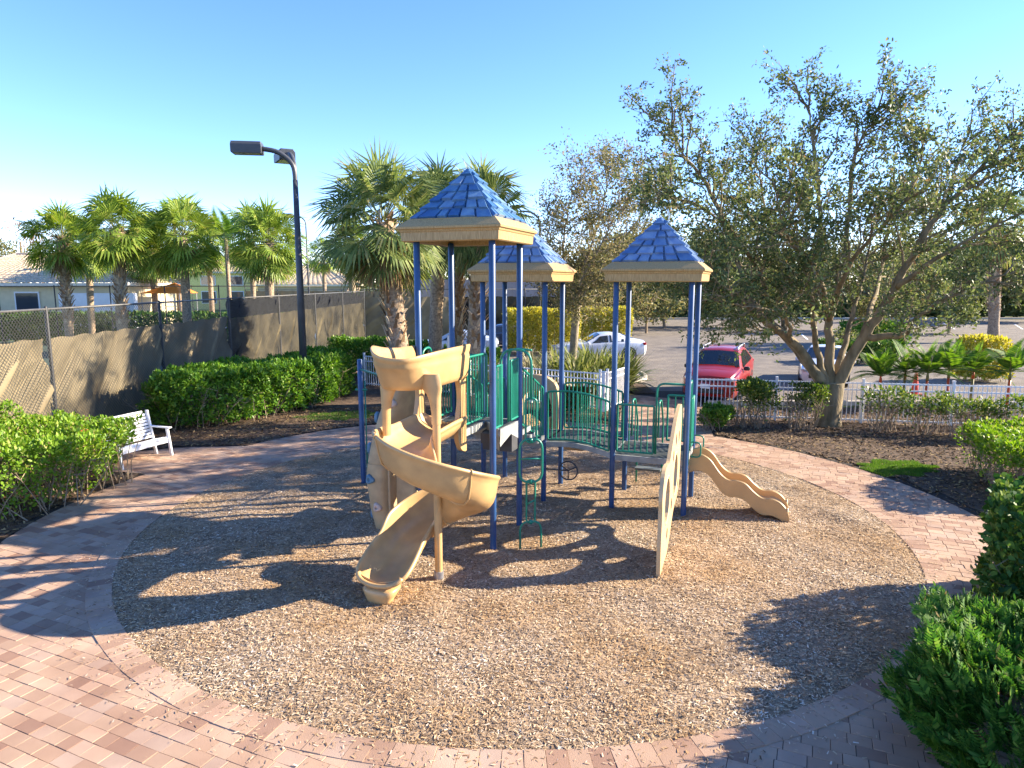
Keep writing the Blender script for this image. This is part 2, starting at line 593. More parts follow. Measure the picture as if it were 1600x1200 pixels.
n = 400000
r = PR * 1.003 * np.sqrt(rng.uniform(0, 1, n)); a = rng.uniform(0, 2 * np.pi, n)
P2 = np.stack([PC[0] + r * np.cos(a), PC[1] + r * np.sin(a)], 1)
keep = (np.abs(P2[:, 0]) < 0.8 * P2[:, 1] + 0.5) & (rng.uniform(0, 1, n) < np.clip(9.0 / P2[:, 1], 0.3, 1))
P2 = P2[keep]; rr = r[keep]
chip_mat = island_mat("wood_chips", [(0.0, (0.12, 0.08, 0.05)), (0.22, (0.29, 0.20, 0.125)), (0.5, (0.50, 0.37, 0.235)), (0.75, (0.62, 0.48, 0.325)), (0.92, (0.70, 0.60, 0.47)), (1.0, (0.80, 0.74, 0.65))],
                      rough=0.85, noise=1.0, nscale=0.55, nlo=(0.80, 0.64, 0.44))
chips("wood_chips", P2, pf(P2[:, 0], P2[:, 1]) * np.clip((PR - rr) / 0.5 + 0.3, 0, 1) + rng.uniform(0.0, 0.012, len(P2)), 0.014, 0.050, chip_mat, "loose tan and grey wood chips filling the round play area", tilt=0.24)
# leaf litter and bark on the beds
n = 90000
P2 = np.stack([rng.uniform(-13, 14, n), rng.uniform(9.5, 21.5, n)], 1)
f = paved(P2); r = np.linalg.norm(P2 - PC, axis=1)
P2 = P2[(f > 0.03) & (r > PR + BW) & (np.abs(P2[:, 0]) < 0.82 * P2[:, 1])]
lit_mat = island_mat("leaf_litter", [(0.0, (0.03, 0.018, 0.012)), (0.45, (0.10, 0.06, 0.03)), (0.75, (0.22, 0.14, 0.06)), (1.0, (0.40, 0.29, 0.14))], rough=0.9)
chips("leaf_litter", P2, bz(P2[:, 0], P2[:, 1]) + rng.uniform(0.004, 0.03, len(P2)), 0.03, 0.085, lit_mat, "dry brown leaf litter and bark on the planting beds", (0.25, 0.5), 0.5)
# stray chips and leaves on the paving near the chip edge
n = 5000
a = rng.uniform(0, 2 * np.pi, n); r = PR + np.abs(rng.normal(0, 0.34, n))
P2 = np.stack([PC[0] + r * np.cos(a), PC[1] + r * np.sin(a)], 1)
chips("scattered_debris", P2, np.full(n, 0.024), 0.015, 0.05, chip_mat, "stray wood chips on the brick edging", tilt=0.12)

# grass patches
grass_mat = island_mat("grass_blades", [(0.0, (0.05, 0.12, 0.015)), (0.6, (0.10, 0.22, 0.025)), (1.0, (0.20, 0.30, 0.05))], trans=0.3, rough=0.6)
def grass_patch(cx, cy, rx, ry, n, label, hh=0.06):
    a = rng.uniform(0, 2 * np.pi, n); q = np.sqrt(rng.uniform(0, 1, n)) * (0.75 + 0.25 * np.sin(a * 3 + cx) * np.sin(a * 5))
    p = np.stack([cx + rx * q * np.cos(a), cy + ry * q * np.sin(a)], 1)
    p = p[paved(p) > 0.02]; n = len(p)
    base = np.stack([p[:, 0], p[:, 1], bz(p[:, 0], p[:, 1])], 1)
    ax = unit(np.stack([rng.normal(0, .45, n), rng.normal(0, .45, n), np.ones(n)], 1))
    sd = unit(np.cross(ax, rng.normal(size=(n, 3)))) * 0.005
    h = rng.uniform(0.5, 1.2, n)[:, None] * hh
    v = np.stack([base - sd, base + sd, base + ax * h], 1)
    tag(arr_mesh("grass", v, 3, grass_mat), label, "grass", kind="stuff")
grass_patch(8.3, 14.3, 1.15, 0.75, 26000, "bright green grass patch in the shaded bed beside the brick path")
grass_patch(-5.2, 20.2, 1.4, 1.0, 9000, "thin strip of grass in front of the long hedge", 0.05)

# parking lot, kerbs, tennis court surface
asph = P("asphalt", (0.165, 0.138, 0.108), 0.9, 0.25, 1.2, 0.5, 160, tint=(0.115, 0.097, 0.08))
sheet("parking_road", [(6.45, 22.4), (14, 22.3), (40, 21.4), (90, 21.4), (90, 74), (9, 74), (7, 60), (3.5, 46), (-7, 45), (-9, 38), (-6, 33), (-1.5, 31.2), (4.6, 31.2), (5.7, 29.6), (5.6, 28.2), (4.1, 24.5)], -0.02, asph)
line_mat = P("road_paint", (0.72, 0.72, 0.70), 0.7, 0.15, 8)
def stripe(a, b, w, name="road_marking"):
    a, b = Vector((*a, 0)), Vector((*b, 0)); d = (b - a).normalized(); n_ = Vector((-d.y, d.x, 0)) * w / 2
    m = MB(); m.add([a - n_ + UP * -0.016, b - n_ + UP * -0.016, b + n_ + UP * -0.016, a + n_ + UP * -0.016], [(0, 1, 2, 3)])
    return struct(m.build(name, line_mat))
for pa_, pb_ in (((1473, 504), (1492, 514)), ((1542, 560), (1574, 577)), ((1405, 507), (1414, 513)), ((1345, 502), (1352, 508)), ((1250, 520), (1262, 530)), ((1585, 506), (1598, 514))):
    stripe(G(*pa_), G(*pb_), 0.12)
kerb_mat = P("kerb_concrete", (0.48, 0.42, 0.35), 0.85, 0.2, 4, 0.3, 60)
def kerb(pts, w=0.16, h=0.12):
    m = MB(); pts = [Vector((*p, 0)) for p in pts]
    rings = []
    for i, p in enumerate(pts):
        t = (pts[min(i + 1, len(pts) - 1)] - pts[max(i - 1, 0)]).normalized(); n_ = Vector((-t.y, t.x, 0))
        rings.append([p + n_ * -w / 2 - UP * .03, p + n_ * -w / 2 + UP * (h - .02), p + n_ * (-w / 2 + .02) + UP * h, p + n_ * (w / 2 - .02) + UP * h, p + n_ * w / 2 + UP * (h - .02), p + n_ * w / 2 - UP * .03])
    m.sweep(rings)
    return struct(m.build("kerb_road_edge", kerb_mat))
kerb(fillet([(4.0, 24.6), (4.5, 26.2), (5.65, 28.2), (5.7, 30.2), (4.4, 31.15), (-1.5, 31.15), (-6, 33)], 0.8))
kerb([(6.5, 22.3), (14, 22.2), (40, 21.3)])
kerb([(7, 60), (9, 74), (30, 75), (90, 75)], 0.3, 0.15)
m = MB()
m.add([(5.0, 27.0, 0.06), (5.65, 28.2, 0.06), (5.6, 30.0, 0.06), (4.6, 30.9, 0.06), (3.6, 29.2, 0.06)], [(0, 1, 2, 3, 4)])
struct(m.build("concrete_path", kerb_mat))
sheet("brick_path", [(-12, 31.8), (-1, 31.0), (-2, 29.4), (-10, 30.4)], 0.045, P("far_paving", (0.42, 0.27, 0.2), 0.9, 0.15, 20))
court = P("court_green", (0.035, 0.07, 0.05), 0.9, 0.15, 0.8)
sheet("court_ground", [(-45, 2), (-11.3, 2), (-11.4, 34), (-10.6, 47), (-45, 47)], -0.03, court)
sheet("second_court_ground", [(-60, 48), (-14, 48), (-10, 80), (-60, 80)], -0.03, P("court_blue", (0.14, 0.2, 0.3), 0.9, 0.12, 0.8))

# ------------------------------------------------------------------ playground
blue = P("blue_post_paint", (0.020, 0.066, 0.175), 0.36, 0.15, 3, tint=(0.015, 0.050, 0.135))
green = P("green_rail_paint", (0.008, 0.19, 0.125), 0.35, 0.12, 5)
deckm = P("deck_rubber", (0.10, 0.115, 0.115), 0.6, 0.3, 6, 0.2, 60)
deckedge = P("deck_edge", (0.27, 0.28, 0.27), 0.6, 0.25, 5)
tan = P("tan_plastic", (0.54, 0.335, 0.14), 0.36, 0.07, 3.5, 0.06, 90, tint=(0.41, 0.255, 0.11), spec=0.5)
tan_pale = P("tan_board", (0.54, 0.375, 0.195), 0.45, 0.06, 3, 0.06, 90)
tan_rock = P("tan_rock", (0.46, 0.32, 0.17), 0.62, 0.15, 6, 0.25, 60)
eave_m = P("eave_tan", (0.41, 0.28, 0.125), 0.5, 0.25, 7, tint=(0.27, 0.165, 0.06), stretch=(14, 14, 0.6))
steel = P("galvanised_steel", (0.4, 0.4, 0.42), 0.45, 0.15, 20, metal=0.8)
hold_blue = P("hold_blue", (0.10, 0.20, 0.28), 0.6, 0.2, 12)
hold_pale = P("hold_pale", (0.55, 0.42, 0.34), 0.6, 0.15, 12)
shingle_a = island_mat("shingle_deep_blue", [(0, (0.045, 0.135, 0.28)), (0.5, (0.095, 0.205, 0.34)), (1, (0.22, 0.33, 0.44))], rough=0.26, noise=0.8, nscale=7, spec=0.7, nlo=(.42, .55, .8), bump=0.15, bscale=25)
shingle_b = island_mat("shingle_faded_blue", [(0, (0.09, 0.175, 0.32)), (0.5, (0.17, 0.26, 0.40)), (1, (0.31, 0.39, 0.50))], rough=0.3, noise=0.8, nscale=7, spec=0.7, nlo=(.45, .57, .82), bump=0.15, bscale=25)

play = thing("playground_structure", "large blue, green and tan playground climber with three blue pyramid roofs on wood chips", "playground", (0.9, 11.6, 0))
U1 = Vector((0.937, -0.35, 0)).normalized(); U2 = Vector((0.35, 0.937, 0)).normalized()
SP = 1.19
def V(x, y, z=0): return Vector((x, y, z))
P1 = V(-0.28, 9.75); P2_ = P1 + U2 * 1.14; P3_ = P1 - U1 * SP; P4 = P3_ + U2 * 1.16
A1 = V(0.58, 12.14); A2 = A1 + U2 * 1.1; A3 = A1 - U1 * SP; A4 = A3 + U2 * 1.12
B1 = V(1.77, 11.71); B2 = B1 + U1 * 1.25; B3 = B2 + U2 * 1.17; B4 = B1 + U2 * 1.14
def post(p, h, r=0.048):
    m = MB(); m.lathe(p, [(r, -0.05), (r, h - 0.02), (r * 0.8, h - 0.005), (r * 0.4, h)], 14)
    m.lathe(p + UP * (h * 0.62), [(r + .002, 0), (r + .002, 0.012)], 14)
    return m.build("post", blue, play, auto=40)
for p in (P1, P2_, P3_, P4): post(p, 4.62)
for p in (A1, A2, A3, A4, B1, B2, B3, B4): post(p, 4.05)
short = V(-2.96, 13.19); post(short, 2.52, 0.052)

# roofs
def roof(corners, z0, sh_mat, seed):
    random.seed(seed)
    c = sum(corners, Vector()) / 4
    o_ = 0.19
    def ring(out, z):
        rs = []
        for k, p in enumerate(corners):
            q = p - c
            s1 = 1 if q.dot(U1) > 0 else -1; s2 = 1 if q.dot(U2) > 0 else -1
            rs.append(p + U1 * s1 * (o_ + out) + U2 * s2 * (o_ + out) + UP * z)
        return rs
    m = MB()
    prof = [(-0.17, z0 + 0.10), (-0.15, z0 + 0.012), (-0.05, z0), (-0.03, z0 + 0.015), (-0.022, z0 + 0.13), (-0.010, z0 + 0.142), (-0.004, z0 + 0.165), (0.022, z0 + 0.178), (0.026, z0 + 0.205), (0.012, z0 + 0.222),
            (-0.105, z0 + 0.318), (-0.115, z0 + 0.33), (-0.18, z0 + 0.34)]
    m.sweep([ring(a, z) for a, z in prof], caps=False)
    top = ring(-0.18, z0 + 0.34); m.add(top, [(0, 1, 2, 3)])
    m.add(ring(-0.17, z0 + 0.10), [(0, 1, 2, 3)])
    e = m.build("tower_roof", eave_m, play)
    # shingles
    apex = c + UP * (z0 + 1.10); b = ring(-0.13, z0 + 0.32)
    core = MB(); core.add(ring(-0.15, z0 + 0.30) + [apex - UP * 0.02], [(0, 1, 4), (1, 2, 4), (2, 3, 4), (3, 0, 4)])
    rows = 6
    for k in range(4):
        a0, a1 = b[k], b[(k + 1) % 4]
        mid = (a0 + a1) / 2
        up = (apex - mid); N = (a1 - a0).cross(up).normalized()
        if N.z < 0: N = -N
        for j in range(rows):
            t0, t1 = j / rows, min(0.985, (j + 1.18) / rows)
            l0, l1 = a0.lerp(apex, t0), a1.lerp(apex, t0); m0, m1 = a0.lerp(apex, t1), a1.lerp(apex, t1)
            nt = max(1, int(round(6.4 * (1 - t0))))
            cuts = [0] + [(i + random.uniform(-0.22, 0.22) + (0.25 if j % 2 else -0.25) * (1 if nt > 2 else 0)) / nt for i in range(1, nt)] + [1]
            for i in range(nt):
                u0, u1 = cuts[i], cuts[i + 1]
                drop = random.choice((0, 0, 0.022, -0.018)); th = random.uniform(0.030, 0.050)
                dd = (mid - apex).normalized() * drop
                g = 0.022
                def pt(u, lo):
                    if lo: q = l0.lerp(l1, u) + dd
                    else:
                        uu = u; q = m0.lerp(m1, uu)
                    return q
                w = (l1 - l0).length; gu = min(0.2 * (u1 - u0), g / max(w, 0.05))
                ua, ub = u0 + gu * .5, u1 - gu * .5
                p00, p01, p11, p10 = pt(ua, 1), pt(ub, 1), pt(ub, 0), pt(ua, 0)
                vs = [p00 - N * .01, p01 - N * .01, p11 - N * .02, p10 - N * .02]
                k2 = 0.012 / max((p01 - p00).length, .02)
                q00 = p00.lerp(p01, min(.2, k2)).lerp(p10, .05) + N * th; q01 = p01.lerp(p00, min(.2, k2)).lerp(p11, .05) + N * th
                q11 = p11.lerp(p10, .04) + N * .004; q10 = p10.lerp(p11, .04) + N * .004
                core_m = MB()
                shm.add(vs + [q00, q01, q11, q10], [(4, 5, 6, 7), (0, 1, 5, 4), (1, 2, 6, 5), (2, 3, 7, 6), (3, 0, 4, 7)])
    shm.lathe(apex - UP * 0.05, [(0.10, -0.06), (0.09, 0.0), (0.05, 0.035), (0.0, 0.045)], 8)
    shm.v.extend(core.v); n0 = len(shm.v) - len(core.v); shm.f.extend([tuple(i + n0 for i in f) for f in core.f])
    shm.build("roof_shingles", sh_mat, e)
for args in (((P1, P2_, P4, P3_), 4.57, shingle_a, 1), ((A1, A2, A4, A3), 4.0, shingle_b, 2), ((B1, B2, B3, B4), 4.0, shingle_b, 3)):
    shm = MB(); roof(*args)

# decks
def slat_deck(name, poly, z, zf=None, u=U1, v=U2, pitch=0.055, th=0.045, fascia=0.10, mat=deckm, parent=play, skip=()):
    """deck made of narrow slats along u laid across the polygon, with a rim."""
    poly = [Vector(p) for p in poly]; zf = zf or (lambda p: z)
    uv = [((p - poly[0]).dot(u), (p - poly[0]).dot(v)) for p in poly]
    m = MB()
    def spans(val, axis):
        xs = []
        for i in range(len(uv)):
            a, b = uv[i], uv[(i + 1) % len(uv)]
            if (a[axis] - val) * (b[axis] - val) < 0:
                t = (val - a[axis]) / (b[axis] - a[axis]); xs.append(a[1 - axis] + t * (b[1 - axis] - a[1 - axis]))
        xs.sort(); return [(xs[i], xs[i + 1]) for i in range(0, len(xs) - 1, 2)]
    for axis, wid, zo in ((1, 0.024, 0.0), (0, 0.018, -0.012)):
        lo, hi = min(q[axis] for q in uv), max(q[axis] for q in uv)
        k = lo + 0.03
        step = pitch if axis == 1 else pitch * 2
        while k < hi - 0.01:
            for a, b in spans(k, axis):
                n = 1 if zf(poly[0]) == zf((poly[0] + poly[1]) / 2) else 8
                for s in range(n):
                    a_, b_ = a + (b - a) * s / n, a + (b - a) * (s + 1) / n
                    pa_ = poly[0] + (u * a_ + v * k if axis == 1 else u * k + v * a_); pb_ = poly[0] + (u * b_ + v * k if axis == 1 else u * k + v * b_)
                    za, zb = zf(pa_), zf(pb_); pa_ = pa_ + UP * (za + zo - 0.014); pb_ = pb_ + UP * (zb + zo - 0.014)
                    d = pb_ - pa_
                    m.box((pa_ + pb_) / 2, (d.length, wid, 0.024), d)
            k += step
    dk = m.build(name, mat, parent)
    f = MB()
    for i in range(len(poly)):
        a, b = poly[i], poly[(i + 1) % len(poly)]
        n = 8
        for s in range(n):
            p, q = a.lerp(b, s / n), a.lerp(b, (s + 1) / n)
            p = p + UP * (zf(p) - fascia / 2); q = q + UP * (zf(q) - fascia / 2)
            f.box((p + q) / 2, ((q - p).length + 0.004, 0.03, fascia), q - p)
    f.build("deck_rim", deckedge, dk)
    return dk
Q1 = P3_ + U1 * 0.66 - U2 * 0.02; Q2 = P3_ + U1 * 0.70 + U2 * 0.92
RR = P1 - U1 * 0.03 + U2 * 0.34
z1 = 1.80
slat_deck("platform", [P3_ - U2 * .02, Q1, Q2, RR, P2_, P4], z1, fascia=0.11)
m = MB()   # dark folded underside below the notch of the deck
qa, qb, qc = Q2 + UP * (z1 - .1), RR + UP * (z1 - .1), P2_ + UP * (z1 - .1)
mid = (RR + P2_) / 2 + UP * (z1 - 0.13) + U1 * 0.01
m.add([qa, qb, mid, qa - UP * .22, qb - UP * .24, mid + U1 * .0 - UP * 0.0], [(0, 1, 4, 3)])
m.add([qb + U1 * .012 + UP * .09, mid + U1 * .012 + UP * .12, mid + U1 * .012 - UP * .02, qb + U1 * .012 - UP * .17], [(0, 1, 2, 3)])
m.add([mid + U1 * .012 + UP * .12, qc + U1 * .012 + UP * .09, qc + U1 * .012 - UP * .22, mid + U1 * .012 - UP * .02], [(0, 1, 2, 3)])
m.build("deck_skirt", deckedge, play)
m = MB(); m.box(Q2.lerp(P2_, .5) + UP * (z1 - .3), (0.5, 0.5, .3), U1); m.box(Q2.lerp(RR, .5) + UP * (z1 - .2) - U2 * .0, (0.3, .25, .16), U1)
m.build("step_box", P("dark_steel", (0.045, 0.045, 0.05), 0.6, 0.2, 8), play)
zA, zB = 1.12, 1.0
slat_deck("platform", [A3, A1, A2, A4], zA)
slat_deck("platform", [B1, B2, B3, B4], zB)
# steps between the first and second tower decks
for k in range(3):
    z = z1 - 0.2 - 0.17 * k
    a = P2_.lerp(A1, (k + .3) / 3.3); b = P4.lerp(A3, (k + .3) / 3.3)
    slat_deck("step", [b, a, a + U2 * .4, b + U2 * .4], z, fascia=0.08)
# arched bridge
def bz_(p):
    t = max(0, min(1, (p - A1).dot(U1) / 1.27)); return zA + (zB - zA) * t + 0.10 * 4 * t * (1 - t) * 0.8
slat_deck("arched_bridge", [A1, B1, B4, A2], 1.1, zf=bz_, fascia=0.09)

# barriers: rails and bars
def barrier(a, b, za, zb, h, n, zf=None, top_r=0.019, bar_r=0.011, name="barrier", arch=None, loopr=0.12, lift=0.07):
    m = MB(); a, b = Vector(a), Vector(b)
    zf = zf or (lambda t: za + (zb - za) * t)
    N = 14
    low = [a.lerp(b, k / N) + UP * (zf(k / N) + lift) for k in range(N + 1)]
    top = [a.lerp(b, k / N) + UP * (zf(k / N) + h) for k in range(N + 1)]
    loop = low + top[::-1]
    m.tube(fillet([low[0]] + low[1:-1:4] + [low[-1]] + [top[-1]] + top[-2:0:-4] + [top[0]], loopr * .5, 4, closed=True), top_r, 7, closed=True)
    for k in range(1, n):
        t = k / n; p = a.lerp(b, t)
        m.tube([p + UP * (zf(t) + lift), p + UP * (zf(t) + h)], bar_r, 5, caps=False)
    return m.build(name, green, play, smooth=True)
ins = 0.07
barrier(Q1.lerp(Q2, .10), Q2, z1, z1, 1.08, 9)                                        # panel behind the slide
barrier(P4 + U1 * .30, P4.lerp(P2_, .52), z1, z1, 1.02, 5)
barrier(P4 + U1 * ins, P4 + U1 * .28, z1, z1, .92, 4)
barrier(P1 + U2 * ins, P1 + U2 * .36, z1, z1, 0.98, 5)
barrier(P2_ - U2 * .40, P2_ - U2 * ins, z1, z1, 1.0, 6)
barrier(P3_ + U2 * .5, P4 - U2 * ins, z1, z1, 1.0, 6)
barrier(P2_ + U2 * ins, A1 - U2 * ins, z1 - .15, zA, 1.0, 9)                          # stair side
barrier(P4 + U2 * ins, A3 - U2 * ins, z1 - .15, zA, 1.0, 11)
barrier(A3 + U2 * ins, A4 - U2 * ins, zA, zA, 0.98, 9)
barrier(A1 + U1 * ins, B1 - U1 * ins, 0, 0, 0.95, 14, zf=lambda t: bz_(A1 + U1 * (1.27 * t)) - .02)
barrier(A2 + U1 * ins, B4 - U1 * ins, 0, 0, 0.95, 14, zf=lambda t: bz_(A1 + U1 * (1.27 * t)) - .02)
barrier(B1 + U1 * ins, B1 + U1 * .70, zB, zB, 0.90, 6)
barrier(B2 + U2 * ins, B2 + U2 * .42, zB, zB, 0.95, 5)
barrier(B3 - U2 * .42, B3 - U2 * ins, zB, zB, 0.95, 5)
barrier(B4 + U1 * .78, B3 - U1 * ins, zB, zB, 0.92, 3)
def rail(pts, r=0.019, f=0.14, name="handrail", mat=green, closed=False):
    m = MB(); m.tube(fillet(pts, f, 5, closed), r, 8, closed=closed); return m.build(name, mat, play, smooth=True)
# tall arch to the disc panel on the third tower, and on its slide side
h0 = B1 + U1 * 0.74; rail([h0 + UP * (zB + .07), h0 + UP * (zB + 1.30), B2 - U1 * .05 + UP * (zB + 1.30)])
h1 = B2 + U2 * .12 + U1 * .03; rail([h1 + UP * (zB - .1), h1 + UP * (zB + 1.34), h1 + U2 * .22 + UP * (zB + 1.34), h1 + U2 * .22 + UP * (zB + .1)], f=.1)
h2 = B2 + U2 * .3 + U1 * .06; rail([h2 + UP * zB, h2 + U1 * .16 + UP * zB, h2 + U1 * .16 + UP * (zB + .26), h2 + UP * (zB + .26)], .013, .08)
h2 = B3 - U2 * .3 + U1 * .06; rail([h2 + UP * zB, h2 + U1 * .16 + UP * zB, h2 + U1 * .16 + UP * (zB + .26), h2 + UP * (zB + .26)], .013, .08)
# handrails and rungs at the back of the third tower
for s in (0.12, 0.62):
    p = B4 + U1 * s
    rail([p + UP * (zB + .1), p + UP * (zB + .78), p + U2 * .28 + UP * (zB + .78), p + U2 * .62 + UP * (zB + .30), p + U2 * .62 + UP * .0], f=.1)
m = MB()
for k in range(3):
    z = zB - .22 - .22 * k; q = B4 + U1 * .12 + U2 * (.16 + .18 * k)
    m.box(q + U1 * .25 + UP * z, (.5, .2, .04), U1)
m.build("step_ladder", deckm, play)
# handles on the left face of the first tower and the bar out to the short post
p = P3_ + U2 * .10; rail([p + UP * (z1 + .9), p + UP * (z1 + 1.18), p + U2 * .30 + UP * (z1 + 1.22), p + U2 * .34 + UP * (z1 + .88)], .019, .14)
rail([P3_ + U2 * .02 + UP * (z1 + .86), P4 + UP * (z1 + 1.04)], .019)
rail([short + UP * 2.32, short.lerp(P3_, .55) + UP * 2.38, P3_ + U2 * .4 + UP * 2.45], .021)
rail([short + V(-.10, 0, 1.92), short + V(.13, -.03, 1.92)], .02)
rail([short + V(.09, -.02, .2), short + V(.09, -.02, 2.1)], .013)
rail([V(-2.35, 12.7, 1.75), V(-2.35, 12.7, 2.42)], .02)
m = MB(); m.box(P4 - U1 * .05 + UP * 2.98, (.07, .05, .32), U1, bev=.012); m.build("post_bracket", steel, play)
# loops hanging from a tall arch: climber on the right face of the first tower
c0 = P1.lerp(P2_, .42); out = c0 + U1 * .48
W = U2
m = MB()
m.tube(fillet([c0 - U2 * .16 + UP * (z1 + .06), c0 - U2 * .16 + UP * (z1 + 1.22), out - U2 * .16 + UP * (z1 + 1.22), out - U2 * .16 + UP * (z1 + .50)], .22, 7), .019, 8)
m.tube(fillet([c0 + U2 * .16 + UP * (z1 + .06), c0 + U2 * .16 + UP * (z1 + 1.16), c0 + UP * (z1 + 1.22) + U1 * .2, out - U2 * .16 + UP * (z1 + 1.22)], .14, 7), .017, 8)
arch = m.build("climber_arch", green, play, smooth=True)
def oval(c, ax, w, h, r=.018):
    pts = [c - ax * w / 2 - UP * h / 2, c + ax * w / 2 - UP * h / 2, c + ax * w / 2 + UP * h / 2, c - ax * w / 2 + UP * h / 2]
    return fillet(pts, w * .48, 8, closed=True)
o0 = out - U2 * .16
dperp = V(.14, -.99, 0).normalized(); dface = V(.99, .14, 0).normalized()
m = MB()
m.tube(oval(o0 + UP * 1.98, dface, .16, .66), .017, 8, closed=True)
m.tube(oval(o0 + UP * 1.37, dface, .34, .66), .019, 8, closed=True); m.tube([o0 - dface * .17 + UP * 1.40, o0 + dface * .17 + UP * 1.40], .014, 7)
m.tube(oval(o0 + UP * .74, dface, .13, .66), .016, 8, closed=True); m.tube([o0 - dface * .06 + UP * .70, o0 + dface * .06 + UP * .76], .014, 7)
m.tube(fillet([o0 - dface * .16 - UP * .03, o0 - dface * .16 + UP * .43, o0 + dface * .16 + UP * .43, o0 + dface * .16 - UP * .03], .15, 7), .017, 8)
for z in (1.68, 1.05, .42): m.lathe(o0 + UP * (z - .03), [(.028, 0), (.028, .06)], 10)
m.build("loop_climber", green, play, smooth=True)

# disc climbing panel: one thick board standing on edge from the ground to the third tower
OL = [(0, -.02), (-.02, .45), (.03, .9), (.0, 1.08), (.08, 1.28), (.28, 1.44), (.55, 1.46), (.80, 1.42), (1.0, 1.52), (1.4, 1.75), (1.8, 1.93), (2.3, 2.02), (2.52, 1.9), (2.55, 1.4), (2.5, 1.0), (2.42, .66), (2.1, .52), (1.75, .50), (1.45, .40), (1.15, .22), (.85, .08), (.35, -.02)]
def rs(o, n=6):
    p = bez([V(x, y) for x, y in o] + [V(*o[0])], 4)[:-1]; return [(q.x, q.y) for q in p]
def circ(c, r, n=20): return [(c[0] + r * math.cos(2 * math.pi * k / n), c[1] + r * math.sin(2 * math.pi * k / n)) for k in range(n)]
HO = [circ((.62, .92), .31), circ((1.75, 1.0), .31), circ((1.36, 1.38), .09), circ((1.72, 1.56), .10), circ((2.16, 1.52), .10), circ((1.24, .66), .10), circ((.72, .38), .09), circ((2.2, .72), .07)]
dd = V(.325, .946).normalized()
m = MB(); m.prism(rs(OL), V(1.99, 8.82), dd, UP, .055, HO)
dp = m.build("climbing_panel", tan_pale, play)
bev = dp.modifiers.new("bevel", 'BEVEL'); bev.width = .012; bev.segments = 2; bev.limit_method = 'ANGLE'; bev.angle_limit = R(50)
m = MB()
nn = dd.cross(UP)
for h_, rr_ in ((HO[0], .31), (HO[1], .31)):
    cc = (sum(p[0] for p in h_) / len(h_), sum(p[1] for p in h_) / len(h_))
    m.tube([V(1.99, 8.82) + dd * (cc[0] + (rr_ + .035) * math.cos(t)) + UP * (cc[1] + (rr_ + .035) * math.sin(t)) for t in np.linspace(0, 2 * math.pi, 28, endpoint=False)], .036, 8, closed=True)
m.build("hole_rim", tan_pale, dp, smooth=True)

# ---- spiral slide
SC = V(-0.99, 8.77)
th0 = R(159.5)
rad = 0.42
path = []   # (pos, heading)
start = SC + V(math.cos(th0), math.sin(th0)) * rad
hd0 = V(-math.sin(th0), math.cos(th0))
lead = 1.16
for k in range(9):
    t = k / 8; path.append((start - hd0 * lead * (1 - t) + UP * (1.80 - .05 * t ** 2), hd0))
NT = 44
def zth(d):
    xs = [0, 60, 110, 200, 290, 360]; zs = [1.75, 1.62, 1.44, .98, .64, .44]
    return float(np.interp(d, xs, zs))
zr = [zth(360 * k / NT) for k in range(NT + 1)]
zr = np.convolve(np.pad(zr, 4, mode='edge'), np.ones(9) / 9, 'valid')
for k in range(1, NT + 1):
    th = th0 + 2 * math.pi * k / NT
    path.append((SC + V(math.cos(th), math.sin(th)) * rad + UP * float(zr[k]), V(-math.sin(th), math.cos(th))))
pe, he = path[-1]
for k in range(1, 9):
    t = k / 8; path.append((pe + he * .86 * t + UP * (-.285 * math.sin(t * math.pi / 2) + .02 * t * t), he))
rings = []
M = len(path)
for i, (p, h) in enumerate(path):
    out_ = V(h.y, -h.x)      # outward side of the turn
    s = i / (M - 1)
    spiral = 1.0 if 8 < i < 9 + NT else 0.35
    f = min(1, max(0, (i - 6) / 8)) * min(1, max(0.0, (M - 2 - i) / 12))
    ow = .26 + .20 * f; iw = .26 + .02 * f
    flare = 1.0
    if i >= M - 7:
        e = (i - (M - 7)) / 6
        ow = .30 * (1 - e ** 2 * .60); iw = .28 * (1 - e ** 2 * .60); flare = 1 + .12 * math.sin(e * math.pi * .8)
    inner = [(-.335 * flare, iw), (-.325 * flare, iw * .6), (-.29 * flare, .12), (-.22, .035), (-.1, .005), (0, 0), (.1, .005), (.22, .035), (.30 * flare, .12), (.345 * flare, ow * .6), (.365 * flare, ow)]
    t_ = .035
    outer = [(.385 * flare, ow + .015), (.42 * flare, ow + .005), (.425 * flare, ow - .035), (.392 * flare, ow - .05), (.375 * flare, ow * .55), (.335 * flare, .09), (.24, -.01), (.1, -.045), (0, -.05), (-.1, -.045), (-.24, -.01), (-.325 * flare, .10), (-.36 * flare, iw * .55), (-.365 * flare, iw - .05), (-.395 * flare, iw - .035), (-.39 * flare, iw + .005), (-.355 * flare, iw + .015)]
    prof = inner + outer
    if i == M - 1:
        prof = [(a * .9, b) for a, b in prof]
    nar = 1 - .15 * min(1, max(0, (i - (M - 22)) / 14))
    rings.append([p + out_ * a * nar + UP * b for a, b in prof])
m = MB(); m.sweep(rings)
chute = m.build("spiral_slide", tan, play, smooth=True)
ss = chute.modifiers.new("smooth", 'SUBSURF'); ss.levels = ss.render_levels = 1
for i_ in (14, 26, 40, M - 14):
    m = MB(); m.tube([q for q in rings[i_][11:]], .013, 6); m.build("seam_flange", tan, chute, smooth=True)
